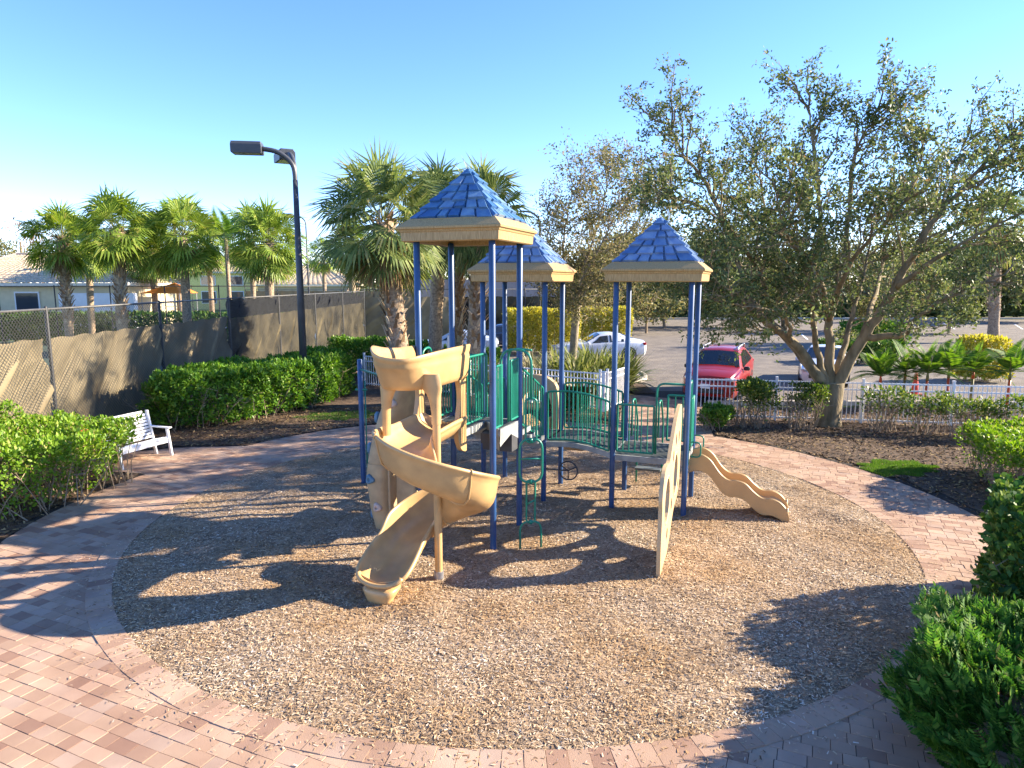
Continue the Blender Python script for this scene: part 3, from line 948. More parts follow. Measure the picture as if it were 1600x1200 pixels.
# rounded exit lip and its foot
m = MB()
pe, he = path[-1]; ou = V(he.y, -he.x)
ringsx = []
for z, w, l0, l1 in ((-.03, .185, -.14, .05), (.04, .20, -.16, .06), (.10, .235, -.22, .075), (.165, .27, -.26, .08), (.19, .24, -.26, .05)):
    rg = []
    for k in range(20):
        a = 2 * math.pi * k / 20
        x = math.cos(a); y = math.sin(a)
        rg.append(V(pe.x, pe.y) + ou * (math.copysign(abs(x) ** .6, x) * w * .86) + he * (math.copysign(abs(y) ** .6, y) * (l1 - l0) / 2 + (l0 + l1) / 2) + UP * z)
    ringsx.append(rg)
m.sweep(ringsx); m.build("slide_foot", tan, chute, smooth=True)
m = MB()
lip = []
for k in range(15):
    a = math.pi * (k / 14)
    lip.append(V(pe.x, pe.y) + ou * (math.cos(a) * .31) + he * (math.sin(a) * .11 - .05) + UP * (pe.z + .145 - .10 * math.sin(a)))
m.tube(lip, .032, 10); m.build("slide_lip", tan, chute, smooth=True)
# pole
m = MB(); m.lathe(SC, [(.052, .12), (.052, 2.15), (.05, 2.17)], 16); m.build("slide_column", tan, chute, auto=40)
m = MB(); m.lathe(SC, [(.066, -.02), (.066, .13), (.05, .135)], 16); m.build("column_sleeve", steel, chute, auto=40)
# hood
hc = start - hd0 * lead           # face of the deck
hu = V(-hd0.y, hd0.x); hu = -hu if hu.dot(U1) < 0 else hu
hv = hd0
def hood_plan(a, w, l, sq=.5):
    x, y = math.cos(a), math.sin(a)
    return hu * (math.copysign(abs(x) ** .72, x) * w) + hv * (abs(y) ** sq * l)
hc = hc + hu * -.06
m = MB(); rings = []
NA = 33
ZH = .09
zs = [(2.52, .52, .76), (2.58, .555, .80), (2.72, .575, .86), (2.80, .585, .90), (2.84, .59, .94), (2.87, .58, .93), (2.90, .60, .955), (2.955, .615, .98), (2.965, .60, .965), (2.93, .575, .92), (2.86, .545, .87), (2.74, .535, .83), (2.57, .515, .75), (2.515, .50, .73)]
for z, w, l in zs:
    rg = []
    for k in range(NA):
        a = math.pi * k / (NA - 1)
        wave = 0.0
        if z > 2.78:
            wave = (z - 2.78) * (0.42 * max(0, math.cos(a)) ** 2 + .75 * math.exp(-((a - 2.35) / .6) ** 2) - 0.10)
        rg.append(hc + hood_plan(a, w * .75, l + .62) + UP * (z + wave + ZH))
    rings.append(rg)
rt = [[r_[k] for r_ in rings] for k in range(NA)]
m.sweep(rt); hood = m.build("slide_hood", tan, chute, smooth=True)
for sgn in (-1, 1):
    m = MB(); rgs = []
    foot_ = SC if sgn > 0 else start + hu * -.27 + hd0 * .10
    for z, w, off in ((2.16, .062, .0), (2.3, .062, .0), (2.45, .075, -.012), (2.55, .10, -.03), (2.63, .15, -.06), (2.70, .16, -.08), (2.82, .14, -.09)) if sgn > 0 else ((1.98, .050, .0), (2.3, .058, .0), (2.45, .075, -.012), (2.55, .10, -.03), (2.63, .13, -.05), (2.70, .14, -.07), (2.82, .12, -.08)):
        c_ = V(foot_.x, foot_.y) + hu * (sgn * off) + UP * z
        rgs.append([c_ + hu * (w * math.cos(a)) + hv * (.070 * math.sin(a)) for a in np.linspace(0, 2 * math.pi, 14, endpoint=False)])
    m.sweep(rgs); m.build("hood_leg", tan, hood, auto=50)
for sgn in (-1, 1):
    # side flange against the posts
    m = MB()
    fl = [(.04, 1.52), (.16, 1.58), (.26, 1.75), (.24, 2.0), (.16, 2.3), (.20, 2.55), (.34, 2.72), (-.02, 2.72), (-.02, 1.52)]
    pl = bez([V(*q) for q in fl[:7]], 4) + [V(*q) for q in fl[7:]]
    m.prism([(q.x, q.y) for q in pl], hc + hu * (sgn * .34 - .0), hv, UP, .07)
    m.build("hood_flange", tan, hood, auto=50)


# ---- rock climber: curved hollow plastic wall against the left face
m = MB(); rings = []
RC = V(-1.86, 10.98)
for z, x, wu, wv in ((-.02, -.08, .19, .46), (.3, -.13, .21, .50), (.75, -.17, .22, .53), (1.0, -.165, .22, .53), (1.12, -.16, .215, .52), (1.125, -.15, .205, .51), (1.14, -.15, .205, .51), (1.145, -.155, .215, .52), (1.5, -.08, .21, .50), (1.9, .03, .20, .46), (2.3, .16, .17, .40), (2.52, .24, .12, .32), (2.60, .27, .06, .24)):
    rg = []
    for k in range(28):
        a = 2 * math.pi * k / 28; cx_, sy_ = math.cos(a), math.sin(a)
        rg.append(RC + U1 * (x + math.copysign(abs(cx_) ** .55, cx_) * wu) + U2 * (math.copysign(abs(sy_) ** .6, sy_) * wv) + UP * z)
    rings.append(rg)
m.sweep(rings); rock = m.build("rock_climber", tan_rock, play, auto=35)
m = MB()   # flat inner panel toward the post
m.box(RC + U1 * .28 - U2 * .30 + UP * .78, (.34, .05, 1.6), U1, bev=.02)
m.box(RC + U1 * .10 - U2 * .50 + UP * .95, (.035, .05, 1.9), U1, bev=.012)
m.build("climber_back", tan_rock, rock)
random.seed(5)
def hold(pos, nrm, mat, s=.075):
    m = MB(); nrm = Vector(nrm).normalized(); a = nrm.orthogonal().normalized(); b = nrm.cross(a)
    rg = []
    for r_, d in ((1.0, -.02), (1.05, .02), (.85, .045), (.4, .055), (.36, .035), (.15, .03)):
        rg.append([Vector(pos) + (a * math.cos(t) + b * math.sin(t)) * (s * r_ * (1 + .18 * math.sin(3 * t + s * 99))) + nrm * d for t in np.linspace(0, 2 * math.pi, 12, endpoint=False)])
    m.sweep(rg); return m.build("hand_hold", mat, rock, smooth=True)
nf, nl = -U2, -U1
for (du, dz, mat) in ((-.06, 2.12, hold_pale), (-.18, .88, hold_blue), (-.10, .42, hold_pale)):
    zc = dz; xo = float(np.interp(zc, [0, .75, 1.5, 1.9, 2.3], [-.08, -.17, -.08, .03, .16])); wv = float(np.interp(zc, [0, .75, 1.5, 1.9, 2.3], [.46, .53, .50, .46, .40]))
    hold(RC + U1 * (xo + du + .10) - U2 * wv + UP * zc, nf, mat)
for (dv, dz) in ((-.3, .25), (.05, .62), (-.35, 1.35), (.2, 1.55), (-.1, 1.2), (-.3, 1.85), (.1, 2.05)):
    xo = float(np.interp(dz, [0, .75, 1.5, 1.9, 2.3], [-.08, -.17, -.08, .03, .16])); wu = float(np.interp(dz, [0, .75, 1.9, 2.3], [.19, .22, .20, .17]))
    hold(RC + U1 * (xo - wu) + U2 * dv + UP * dz, nl, hold_blue, .085)

# ---- wave slide on the right of the third tower
wc = B2.lerp(B3, .5) + U1 * .04
top = [(0, .98), (.10, 1.02), (.22, 1.02), (.36, .93), (.52, .72), (.66, .62), (.80, .62), (.94, .58), (1.08, .45), (1.22, .36), (1.38, .36), (1.52, .30), (1.62, .18), (1.66, .06)]
prof = bez([V(x, z) for x, z in top], 5)
m = MB(); rings = []
for q in prof:
    x, z = q.x, q.y
    fl = .13 + .03 * math.sin(x * 3)
    w = .27
    zz = z - fl
    prof2 = [(-w, z + .02), (-w + .02, z + .035), (-w + .05, z + .02), (-w + .055, zz + .04), (-w + .1, zz), (w - .1, zz), (w - .055, zz + .04), (w - .05, z + .02), (w - .02, z + .035), (w, z + .02), (w, z - .26), (w - .04, z - .28), (w - .06, zz - .03), (-w + .06, zz - .03), (-w + .04, z - .28), (-w, z - .26)]
    rings.append([wc + U1 * x + U2 * a + UP * max(b, .02) for a, b in prof2])
m.sweep(rings); wv_ = m.build("wave_slide", P("wave_tan", (0.47, 0.30, 0.13), 0.5, 0.10, 3, 0.08, 70), play, auto=40)
for sg in (-1, 1):
    m = MB(); m.tube([wc + U1 * 1.62 + U2 * .25 * sg - UP * .03, wc + U1 * 1.62 + U2 * .25 * sg + UP * .25], .02, 8); m.build("slide_foot", tan_pale, wv_, smooth=True)

# ---- straight slide at the back of the second tower, with its hood and steering wheel
bc = A4.lerp(A2, .55) + U2 * .03
m = MB(); rings = []
for t, z in ((0, zA + .02), (.3, zA), (.6, zA - .15), (1.2, .62), (1.7, .34), (2.0, .26), (2.2, .25)):
    pr_ = [(-.30, .20), (-.27, .21), (-.25, .05), (-.15, 0), (.15, 0), (.25, .05), (.27, .21), (.30, .20), (.30, -.02), (.15, -.06), (-.15, -.06), (-.30, -.02)]
    rings.append([bc + U2 * t + U1 * (a + .14 * t) + UP * (z + b) for a, b in pr_])
m.sweep(rings); bs = m.build("straight_slide", tan, play, auto=40)
m = MB()
outl = [(-.46, zA - .1), (-.46, zA + .55), (-.36, zA + .92), (0, zA + 1.06), (.36, zA + .92), (.46, zA + .55), (.46, zA - .1)]
inn = [(.31, zA - .1), (.31, zA + .45), (.22, zA + .68), (0, zA + .75), (-.22, zA + .68), (-.31, zA + .45), (-.31, zA - .1)]
ol = bez([V(*q) for q in outl], 4); il = bez([V(*q) for q in inn], 4)
m.prism([(q.x, q.y) for q in ol + il], bc + U2 * .10, U1, UP, .16); m.build("slide_hood", tan_rock, bs, auto=40)
m = MB()
wp = V(1.02, 12.0, .62)
m.tube([wp + U1 * .17 * math.cos(t) + UP * .17 * math.sin(t) for t in np.linspace(0, 2 * math.pi, 24, endpoint=False)], .014, 6, closed=True)
for k in range(3):
    t = k * 2.094 + .5; m.tube([wp, wp + U1 * .17 * math.cos(t) + UP * .17 * math.sin(t)], .011, 5)
m.tube([wp, A1 + U1 * .18 + UP * .62, A1 + UP * .62], .014, 6); m.build("steering_wheel", P("dark_steel", (0.045, 0.045, 0.05), 0.6), play, smooth=True)

# ------------------------------------------------------------------ fences, bench, lamps
black_m = P("black_fence_coat", (0.018, 0.018, 0.02), 0.5, 0.2, 6)
black_l = P("black_fence_worn", (0.10, 0.095, 0.085), 0.5, 0.3, 6)
screen_m, nt, b = new_mat("windscreen_cloth")
N, L = nt.nodes, nt.links
tc = N.new("ShaderNodeTexCoord"); nz = N.new("ShaderNodeTexNoise"); nz.inputs['Scale'].default_value = 260; L.new(tc.outputs['Object'], nz.inputs[0])
n2 = N.new("ShaderNodeTexNoise"); n2.inputs['Scale'].default_value = 0.9; n2.inputs['Detail'].default_value = 5; L.new(tc.outputs['Object'], n2.inputs[0])
cr = N.new("ShaderNodeValToRGB"); cr.color_ramp.elements[0].color = (0.135, 0.103, 0.058, 1); cr.color_ramp.elements[1].color = (0.31, 0.245, 0.14, 1)
ma = N.new("ShaderNodeMath"); ma.operation = 'MULTIPLY_ADD'; ma.inputs[1].default_value = 0.35; L.new(nz.outputs[0], ma.inputs[0]); L.new(n2.outputs[0], ma.inputs[2])
cr.color_ramp.elements[0].position = 0.4; cr.color_ramp.elements[1].position = 0.95
L.new(ma.outputs[0], cr.inputs[0]); L.new(cr.outputs[0], b.inputs['Base Color']); b.inputs['Roughness'].default_value = 0.85
tr = N.new("ShaderNodeBsdfTranslucent"); L.new(cr.outputs[0], tr.inputs[0])
ms = N.new("ShaderNodeMixShader"); ms.inputs[0].default_value = 0.12
L.new(b.outputs[0], ms.inputs[1]); L.new(tr.outputs[0], ms.inputs[2]); L.new(ms.outputs[0], N["Material Output"].inputs[0])
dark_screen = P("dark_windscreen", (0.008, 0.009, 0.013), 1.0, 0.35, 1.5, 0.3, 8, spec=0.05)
shade_screen = P("shaded_windscreen", (0.085, 0.07, 0.042), 1.0, 0.4, 1.2, 0.3, 8, tint=(0.018, 0.016, 0.013), spec=0.05)  # darker copy of the tan screen cloth, palm shade put into its colour
wire_m = P("chain_wire", (0.05, 0.05, 0.045), 0.5, 0.1, 6)

def chain_fence(name, label, pts, h, bay, screens=None, pitch=0.10, wire=True, scr_mat=None, mid=None, post_r=0.042, seed=1, gap_at=None, wire_r=0.006, wire_h0=0.0):
    f = thing(name, label, "fence", (*pts[0], 0))
    rs_ = random.Random(seed)
    first = True
    for i in range(len(pts) - 1):
        a, b = V(*pts[i]), V(*pts[i + 1]); d = (b - a); Ln = d.length; d.normalize(); n_ = V(-d.y, d.x)
        nb = max(1, round(Ln / bay))
        for k in range(0 if i == 0 else 1, nb + 1):
            p = a + d * (Ln * k / nb)
            m = MB(); m.lathe(p, [(post_r, 0), (post_r, h + .02), (post_r * .7, h + .06), (0, h + .075)], 10); m.build("post", black_m, f, auto=40)
        m = MB(); m.tube([a + UP * h, b + UP * h], .028, 8)
        if mid:
            for z in mid: m.tube([a + UP * z, b + UP * z], .022, 6)
        m.build("rail", black_l, f, smooth=True)
        m = MB(); m.tube([a + UP * .06, b + UP * .06], .012, 5); m.build("bottom_wire", black_l, f, smooth=True)
        if wire:
            m = MB(); off = n_ * -.03
            z0 = wire_h0; hh = h - z0
            for fam in (1, -1):
                k = -hh
                while k < Ln + hh:
                    s0, s1 = (k, k + hh) if fam > 0 else (k + hh, k)
                    def cl(sa, sb):
                        t0, t1 = 0.0, 1.0
                        ds = sb - sa
                        for lim, lo in ((0, True), (Ln, False)):
                            t = (lim - sa) / ds
                            if (ds > 0) == lo: t0 = max(t0, t)
                            else: t1 = min(t1, t)
                        return t0, t1
                    t0, t1 = cl(s0, s1)
                    if t1 > t0:
                        p = a + d * (s0 + (s1 - s0) * t0) + UP * (z0 + hh * t0) + off; q = a + d * (s0 + (s1 - s0) * t1) + UP * (z0 + hh * t1) + off
                        ww = (UP * wire_r * .7 + d * wire_r * .7 * -fam); tt = n_ * .002 * fam
                        m.add([p - ww + tt, q - ww + tt, q + ww + tt, p + ww + tt], [(0, 1, 2, 3)])
                    k += pitch
            m.build("chain_link", wire_m, f)
        if screens and i < len(screens) and screens[i]:
            for (za, zb, mt, s0, s1) in screens[i]:
                nbay = max(1, round((s1 - s0) * Ln / (bay)))
                for q in range(nbay):
                    u0, u1 = s0 + (s1 - s0) * q / nbay, s0 + (s1 - s0) * (q + 1) / nbay
                    nx, ny = 64, 26
                    ph = rs_.uniform(0, 6); an = rs_.uniform(.5, 1.1)
                    rows2 = []
                    g = .0 if not gap_at else (0.035 if q == gap_at else 0)
                    for j in range(ny + 1):
                        row = []
                        for t in range(nx + 1):
                            u = u0 + (u1 - u0) * (t / nx) - (g * (t / nx) * 1.0)
                            w = j / ny
                            s_ = u * Ln
                            x_ = (s_ * .9 - (za + (zb - za) * w) * an)
                            amp = .15 * abs(math.sin(math.pi * w)) ** .6 * (0.4 + w * .6)
                            dz = .02 * math.sin(s_ * 6.8 + ph) * (1 if j == ny else 0)
                            o_ = amp * (.8 * math.sin(x_ * 4 + ph + .8 * math.sin(w * 4 + s_ * .7)) + .42 * math.sin(x_ * 11.3 + 2 * ph + math.sin(s_ * 1.3 + w * 3)) + .35 * math.sin(s_ * 3.1 - w * 5) + .16 * math.sin(x_ * 23 + w * 6))
                            row.append(a + d * s_ + n_ * (.0 + .06) + n_ * o_ * .8 + UP * (za + (zb - za) * w + dz))
                        rows2.append(row)
                    m = MB(); m.sweep(rows2, closed_ring=False, caps=False); m.build("windscreen", mt, f, smooth=True)
    return f
chain_fence("tennis_fence", "black chain link tennis fence with wrinkled tan windscreen behind the white bench", [(-10.5, 9.3), (-10.7, 15.75), (-10.75, 26.0)], 3.38, 5.6,
            [[(0.12, 2.72, screen_m, 0.0, .985)], [(0.12, 2.70, screen_m, 0, 1)]], gap_at=None)
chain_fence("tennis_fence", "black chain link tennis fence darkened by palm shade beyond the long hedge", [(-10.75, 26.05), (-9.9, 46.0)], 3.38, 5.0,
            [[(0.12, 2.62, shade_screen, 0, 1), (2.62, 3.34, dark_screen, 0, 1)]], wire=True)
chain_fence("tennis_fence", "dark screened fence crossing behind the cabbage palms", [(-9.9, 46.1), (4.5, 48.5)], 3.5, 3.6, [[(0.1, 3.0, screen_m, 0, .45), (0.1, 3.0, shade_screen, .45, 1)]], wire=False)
chain_fence("court_divider_fence", "tall thin rail fence beyond the first court with grey half screen", [(-48, 38.0), (-11.3, 41.5)], 3.75, 3.05, [[(0.4, 2.75, dark_screen, 0, .40)]], wire=False, post_r=.035)
chain_fence("far_court_fence", "far court fence with brown screens below the palm crowns", [(-24, 62), (2, 62)], 3.9, 3.05, [[(0.2, 3.2, screen_m, .0, 1)]], wire=False, mid=(3.3,), post_r=.035)
chain_fence("far_court_fence", "far dark rail fence in front of the tile roofed house", [(-52, 56), (-26, 56)], 3.7, 3.4, None, wire=False, mid=(2.0,), post_r=.03)

white_m = P("white_fence_paint", (0.78, 0.77, 0.76), 0.45, 0.05, 4)
def picket_fence(label, a, b, h=1.2, gap=.115, posts=(0, 1), group="white picket fences around the playground"):
    a, b = V(*a), V(*b); d = b - a; Ln = d.length; d.normalize()
    f = thing("picket_fence", label, "fence", tuple(a), group)
    m = MB()
    for z in (.12, h - .22, h - .03):
        m.box((a + b) / 2 + UP * z, (Ln, .032, .036), d)
    m.build("rail", white_m, f)
    m = MB(); k = gap
    while k < Ln:
        m.box(a + d * k + UP * (h / 2 + .03), (.02, .02, h - .06), d); k += gap
    m.build("picket", white_m, f)
    n = max(1, round(Ln / 2.4))
    for i in range(n + 1):
        p = a + d * (Ln * i / n)
        m = MB(); m.box(p + UP * (h / 2 + .04), (.065, .065, h + .08), d, bev=.004); m.box(p + UP * (h + .09), (.08, .08, .02), d); m.build("post", white_m, f)
    return f
picket_fence("white metal picket fence running behind the oak tree trunk along the parking lot", (5.35, 19.9), (14.5, 18.25))
picket_fence("white metal picket fence behind the arched bridge", (-5.7, 26.2), (2.75, 21.1))
picket_fence("short white gate panel standing open beside the brick walk", (2.95, 20.9), (3.85, 22.5), 1.25, .11)
picket_fence("white picket fence at the far right behind the trimmed shrub", (14.6, 18.2), (21.0, 16.6))
m = MB(); gp = V(2.83, 20.85); m.box(gp + UP * .62, (.11, .11, 1.24), U1, bev=.006); m.box(gp + UP * 1.26, (.14, .14, .04), U1, bev=.006); m.box(gp + UP * .55 + U1 * .07, (.03, .06, .14), U1)
tag(m.build("gate_post", white_m), "thick white gate post at the end of the fence behind the bridge", "post")

# bench
def bench(label, c, d, Ln=1.42):
    """c: middle of the front edge on the ground, d: direction along the bench, seat opens to the right of d."""
    c = V(*c); d = V(*d).normalized(); n_ = V(d.y, -d.x)   # n_: the side the sitter faces
    f = thing("garden_bench", label, "bench", tuple(c))
    bm_ = P("bench_white", (0.80, 0.79, 0.78), 0.5, 0.05, 5)
    m = MB()
    for k in range(5):
        m.box(c - n_ * (.05 + .10 * k) + UP * (.43 - .022 * k), (Ln, .085, .024), d, n_, bev=.004)
    m.box(c + n_ * .0 + UP * .37, (Ln, .025, .10), d, n_, bev=.003)
    m.build("seat", bm_, f)
    m = MB()
    for k in range(9):
        t = k / 8; up_ = (UP * .96 - n_ * .27).normalized()
        q = c - n_ * .47 + up_ * (.06 + .60 * t) + UP * .37
        arcx = Ln - (.0 if k < 7 else (.10 if k == 7 else .24))
        m.box(q, (arcx, .020, .058), d, n_ * .96 + UP * .27, bev=.004)
    m.build("backrest", bm_, f)
    for s in (-1, 1):
        e = c + d * s * (Ln / 2 - .03)
        m = MB(); m.box(e - n_ * -.02 + UP * .32, (.07, .045, .66), (n_ * .22 + UP).cross(d), d, n_ * -.14 + UP, bev=.006); m.build("leg", bm_, f)
        m = MB(); m.box(e - n_ * .50 + UP * .52, (.07, .045, 1.06), d.cross(UP), d, UP - n_ * .20, bev=.006); m.build("leg", bm_, f)
        m = MB(); m.box(e - n_ * .22 + UP * .665, (.60, .09, .028), n_, bev=.006); m.build("armrest", bm_, f)
        m = MB(); m.box(e - n_ * .22 + UP * .33, (.44, .03, .06), n_); m.build("side_rail", bm_, f)
    return f
_a, _b = V(*G(186, 735)), V(*G(267, 711))
bench("white slatted garden bench on brick paving beside the flowering hedge", tuple((_a + _b) / 2)[:2], tuple(_b - _a)[:2], (_b - _a).length)

# tennis court light pole
lamp_m = P("lamp_bronze", (0.055, 0.058, 0.065), 0.45, 0.2, 4)
def lamp_head(par, c, d, s=1.0):
    d = V(*d).normalized(); n_ = V(-d.y, d.x)
    m = MB(); rings = []
    for t, hz in ((-.5, .8), (-.48, 1), (.48, 1), (.5, .8)):
        rings.append([c + d * t * .92 * s + n_ * x * s + UP * (z * s * hz) for x, z in ((-.26, -.17), (.26, -.17), (.26, .10), (.2, .19), (-.2, .19), (-.26, .10))])
    m.sweep(rings)
    o = m.build("lamp_head", lamp_m, par)
    m = MB(); m.box(c - UP * .172 * s, (.78 * s, .40 * s, .012), d); m.build("lens", P("lamp_lens", (0.30, 0.28, 0.26), 0.15, 0.1, 5), o)
def court_lamp(label, base, h, heads, r=.125, arm=1.2, s=1.0, cat="street light"):
    b = V(*base); f = thing("court_lamp", label, cat, tuple(b), "curved lamp posts round the courts")
    m = MB(); m.tube([b, b + UP * (h * .5), b + UP * (h - .9)], [r, r * .85, r * .62], 14); m.lathe(b, [(r * 1.8, 0), (r * 1.8, .06), (r * 1.1, .1)], 14); m.build("pole", lamp_m, f, smooth=True)
    for d in heads:
        d = V(*d).normalized(); m = MB()
        m.tube(bez([b + UP * (h - 1.0), b + UP * (h - .45) + d * .06, b + UP * (h - .1) + d * .45, b + UP * h + d * arm], 6), r * .58, 10); m.build("arm", lamp_m, f, smooth=True)
        lamp_head(f, b + UP * (h + .0) + d * (arm + .46 * s), d, s)
    return f
lb = at_depth(474, 560, 21.6)
court_lamp("tall dark lamp post with two box lamp heads rising from behind the long hedge", (lb.x, 21.6), 7.98, [(-1, -.15, 0), (-.5, .87, 0)], arm=.92, s=.95)
lb = at_depth(843, 500, 40); court_lamp("dark curved lamp post behind the middle blue roof", (lb.x, 40), 8.0, [(-1, .2, 0)], .09, .9, .3)
lb = at_depth(480, 400, 60); court_lamp("distant grey lamp post with a flat head behind the palm crowns", (lb.x, 60), 9.6, [(-1, 0, 0)], .09, 1.1, 1.0)

# ------------------------------------------------------------------ cars
def car(label, centre, heading, paint, kind="sedan", glass_col=(0.02, 0.025, 0.032), cat="car"):
    c = V(*centre); hd = V(*heading).normalized(); sd = V(hd.y, -hd.x)  # sd: right-hand side of the car
    f = thing("parked_car", label, cat, tuple(c))
    suv = kind == "suv"
    if suv:   # x: front(+) to rear(-), half width, bottom, belt, top half width, top
        ST = [(2.26, .62, .42, .72, .50, .78), (2.18, .80, .28, .86, .66, .93), (1.95, .89, .22, .95, .74, 1.03), (1.5, .92, .20, 1.00, .78, 1.09), (.98, .92, .20, 1.06, .80, 1.14), (.30, .92, .20, 1.09, .63, 1.64), (-.2, .92, .20, 1.11, .62, 1.69), (-1.2, .92, .20, 1.14, .61, 1.68), (-1.85, .91, .24, 1.18, .58, 1.60), (-2.18, .86, .30, 1.15, .64, 1.22), (-2.28, .72, .42, 1.0, .6, 1.08)]
        wb, wr, wx = (1.34, -1.34), .37, .80
        ws, rw, sw = (4, 5), (8, 9), (4, 8)
    else:
        ST = [(2.34, .55, .38, .58, .45, .62), (2.26, .76, .24, .68, .62, .74), (1.9, .86, .20, .80, .70, .86), (1.3, .90, .18, .88, .74, .93), (.85, .90, .18, .91, .76, .97), (.05, .90, .18, .93, .60, 1.40), (-.5, .90, .18, .94, .59, 1.44), (-1.0, .90, .18, .96, .56, 1.38), (-1.75, .89, .20, .98, .62, 1.12), (-2.2, .84, .24, .95, .66, 1.04), (-2.34, .70, .36, .84, .6, .92)]
        wb, wr, wx = (1.36, -1.36), .33, .79
        ws, rw, sw = (4, 5), (7, 8), (4, 8)
    def sec(st, grow=0):
        x, w, zb, zl, tw, zt = st
        half = [(0, zb), (w * .85, zb), (w * .97, zb + .12), (w + .0, (zb + zl) / 2), (w * .99, zl - .1), (w * .955, zl), (tw + .035, zt - .075), (tw, zt - .03), (tw * .80, zt), (0, zt + .025)]
        return [(x, y + 0, z) for y, z in half]
    def W(x, y, z): return c + hd * x + sd * y + UP * z
    # subdivide stations smoothly
    rings = []
    for st in ST:
        h = sec(st)
        full = [W(x, y, z) for x, y, z in h] + [W(x, -y, z) for x, y, z in h[-2:0:-1]]
        rings.append(full)
    m = MB(); m.sweep(rings)
    body = m.build("body", paint, f, auto=32)
    gm = glass_mat("car_glass", glass_col); dk = P("car_black_trim", (0.012, 0.012, 0.013), 0.5)
    def panel(name, pts, mat, par=body, th=.006):
        pts = [Vector(p) for p in pts]; n_ = (pts[1] - pts[0]).cross(pts[-1] - pts[0]).normalized()
        cc = sum(pts, Vector()) / len(pts)
        if n_.dot(cc - (c + UP * .7)) < 0: n_ = -n_
        k = len(pts); m = MB()
        m.add([p + n_ * .002 for p in pts] + [p + n_ * th for p in pts], [tuple(range(k, 2 * k))] + [(i, (i + 1) % k, k + (i + 1) % k, k + i) for i in range(k)])
        return m.build(name, mat, par)
    def S_(i, j, side=1):
        x, y, z = sec(ST[i])[j]; return W(x, y * side, z)
    def lerp4(a, b, t): return a.lerp(b, t)
    def strip(name, a, b, u0, u1):
        ks = ((7, -1), (8, -1), (9, 1), (8, 1), (7, 1)); rows2 = []
        dn = (S_(b, 9) - S_(a, 9)).cross(sd); dn = (dn if dn.z > 0 else -dn).normalized() * .012
        for u in (u0, (u0 + u1) / 2, u1):
            rows2.append([S_(a, j, s_).lerp(S_(b, j, s_), u) + dn for j, s_ in ks])
        rows2 = [[p + UP * 0 for p in rows2[0]]] + rows2[1:]
        m = MB(); m.sweep(rows2, closed_ring=False, caps=False); return m.build(name, gm, body)
    strip("windshield", ws[0], ws[1], .05, .93); strip("rear_window", rw[0], rw[1], .08, .85)
    for side in (1, -1):
        # side glass between belt (5) and roof edge (6), split by the pillars
        def sp(x, t):
            for i in range(len(ST) - 1):
                if ST[i][0] >= x >= ST[i + 1][0]:
                    u = (ST[i][0] - x) / (ST[i][0] - ST[i + 1][0])
                    lo = S_(i, 5, side).lerp(S_(i + 1, 5, side), u); hi = S_(i, 6, side).lerp(S_(i + 1, 6, side), u)
                    return lo.lerp(hi, t)
        xs = ((.62, -.18), (-.26, -1.02), (-1.08, -1.62)) if suv else ((.55, -.30), (-.38, -1.12), (-1.18, -1.5))
        for k, (x0, x1) in enumerate(xs):
            if k == 0: pts = [sp(x0, .10), sp(x0 - .25, .60), sp(.12, .90), sp(x1, .90), sp(x1, .08)]
            elif k == 1: pts = [sp(x0, .08), sp(x0, .90), sp(x1, .90), sp(x1, .08)]
            else: pts = [sp(x0, .08), sp(x0, .90), sp((x0 + x1) / 2, .86), sp(x1, .30), sp(x1, .12)]
            panel("side_window", pts, gm, th=.010)
        m = MB(); m.box(W(.78, side * 1.0, ST[4][3] + .03), (.14, .2, .13), hd, sd, bev=.03); m.build("mirror", dk if suv else paint, body)
        for xw in wb:
            m = MB(); cc = W(xw, side * wx, wr); rg = []
            for r_, y in ((wr * .55, .10), (wr * .95, .11), (wr, .07), (wr, -.09), (wr * .9, -.11)):
                rg.append([cc + sd * side * y + hd * r_ * math.cos(t) + UP * r_ * math.sin(t) for t in np.linspace(0, 2 * math.pi, 22, endpoint=False)])
            m.sweep(rg); w_ = m.build("wheel", P("tyre", (0.015, 0.015, 0.016), 0.8), f, auto=40)
            m = MB(); m.tube([cc + sd * side * .085, cc + sd * side * .112], wr * .60, 20)
            for s in range(5):
                t = s * 2 * math.pi / 5; m.box(cc + sd * side * .118 + (hd * math.cos(t) + UP * math.sin(t)) * wr * .33, (wr * .55, .05, .02), hd * math.cos(t) + UP * math.sin(t), hd * -math.sin(t) + UP * math.cos(t), sd)
            m.build("rim", P("alloy_rim", (0.45, 0.45, 0.47), 0.3, 0.1, 6, metal=.9), w_)
            # dark wheel arch
            m = MB(); rg = []
            for r_, y in ((wr + .075, .142), (wr + .07, .15), (wr + .01, .15)):
                rg.append([W(xw, side * wx, wr) + sd * side * (y - .02) + hd * r_ * math.cos(t) + UP * max(r_ * math.sin(t), -wr + .2) for t in np.linspace(-.35, math.pi + .35, 18)])
            m.sweep(rg, closed_ring=False, caps=False); m.build("wheel_arch", dk, body)
        # lights
        hx = ST[1][0]
        m = MB(); m.box(W(hx - .06, side * ST[1][1] * .80, ST[1][3] + .0), (.26, .30, .11), hd + sd * side * -.35, sd * side + hd * .35 * 1, bev=.03); m.build("headlight", P("headlight_glass", (0.35, 0.36, 0.38), 0.1), body)
        rx = ST[-2][0]
        m = MB(); m.box(W(rx + .0, side * ST[-2][1] * .84, ST[-2][3] - .08), (.18, .30, .14), hd, sd, bev=.03); m.build("tail_light", P("tail_light_red", (0.35, 0.01, 0.01), 0.2), body)
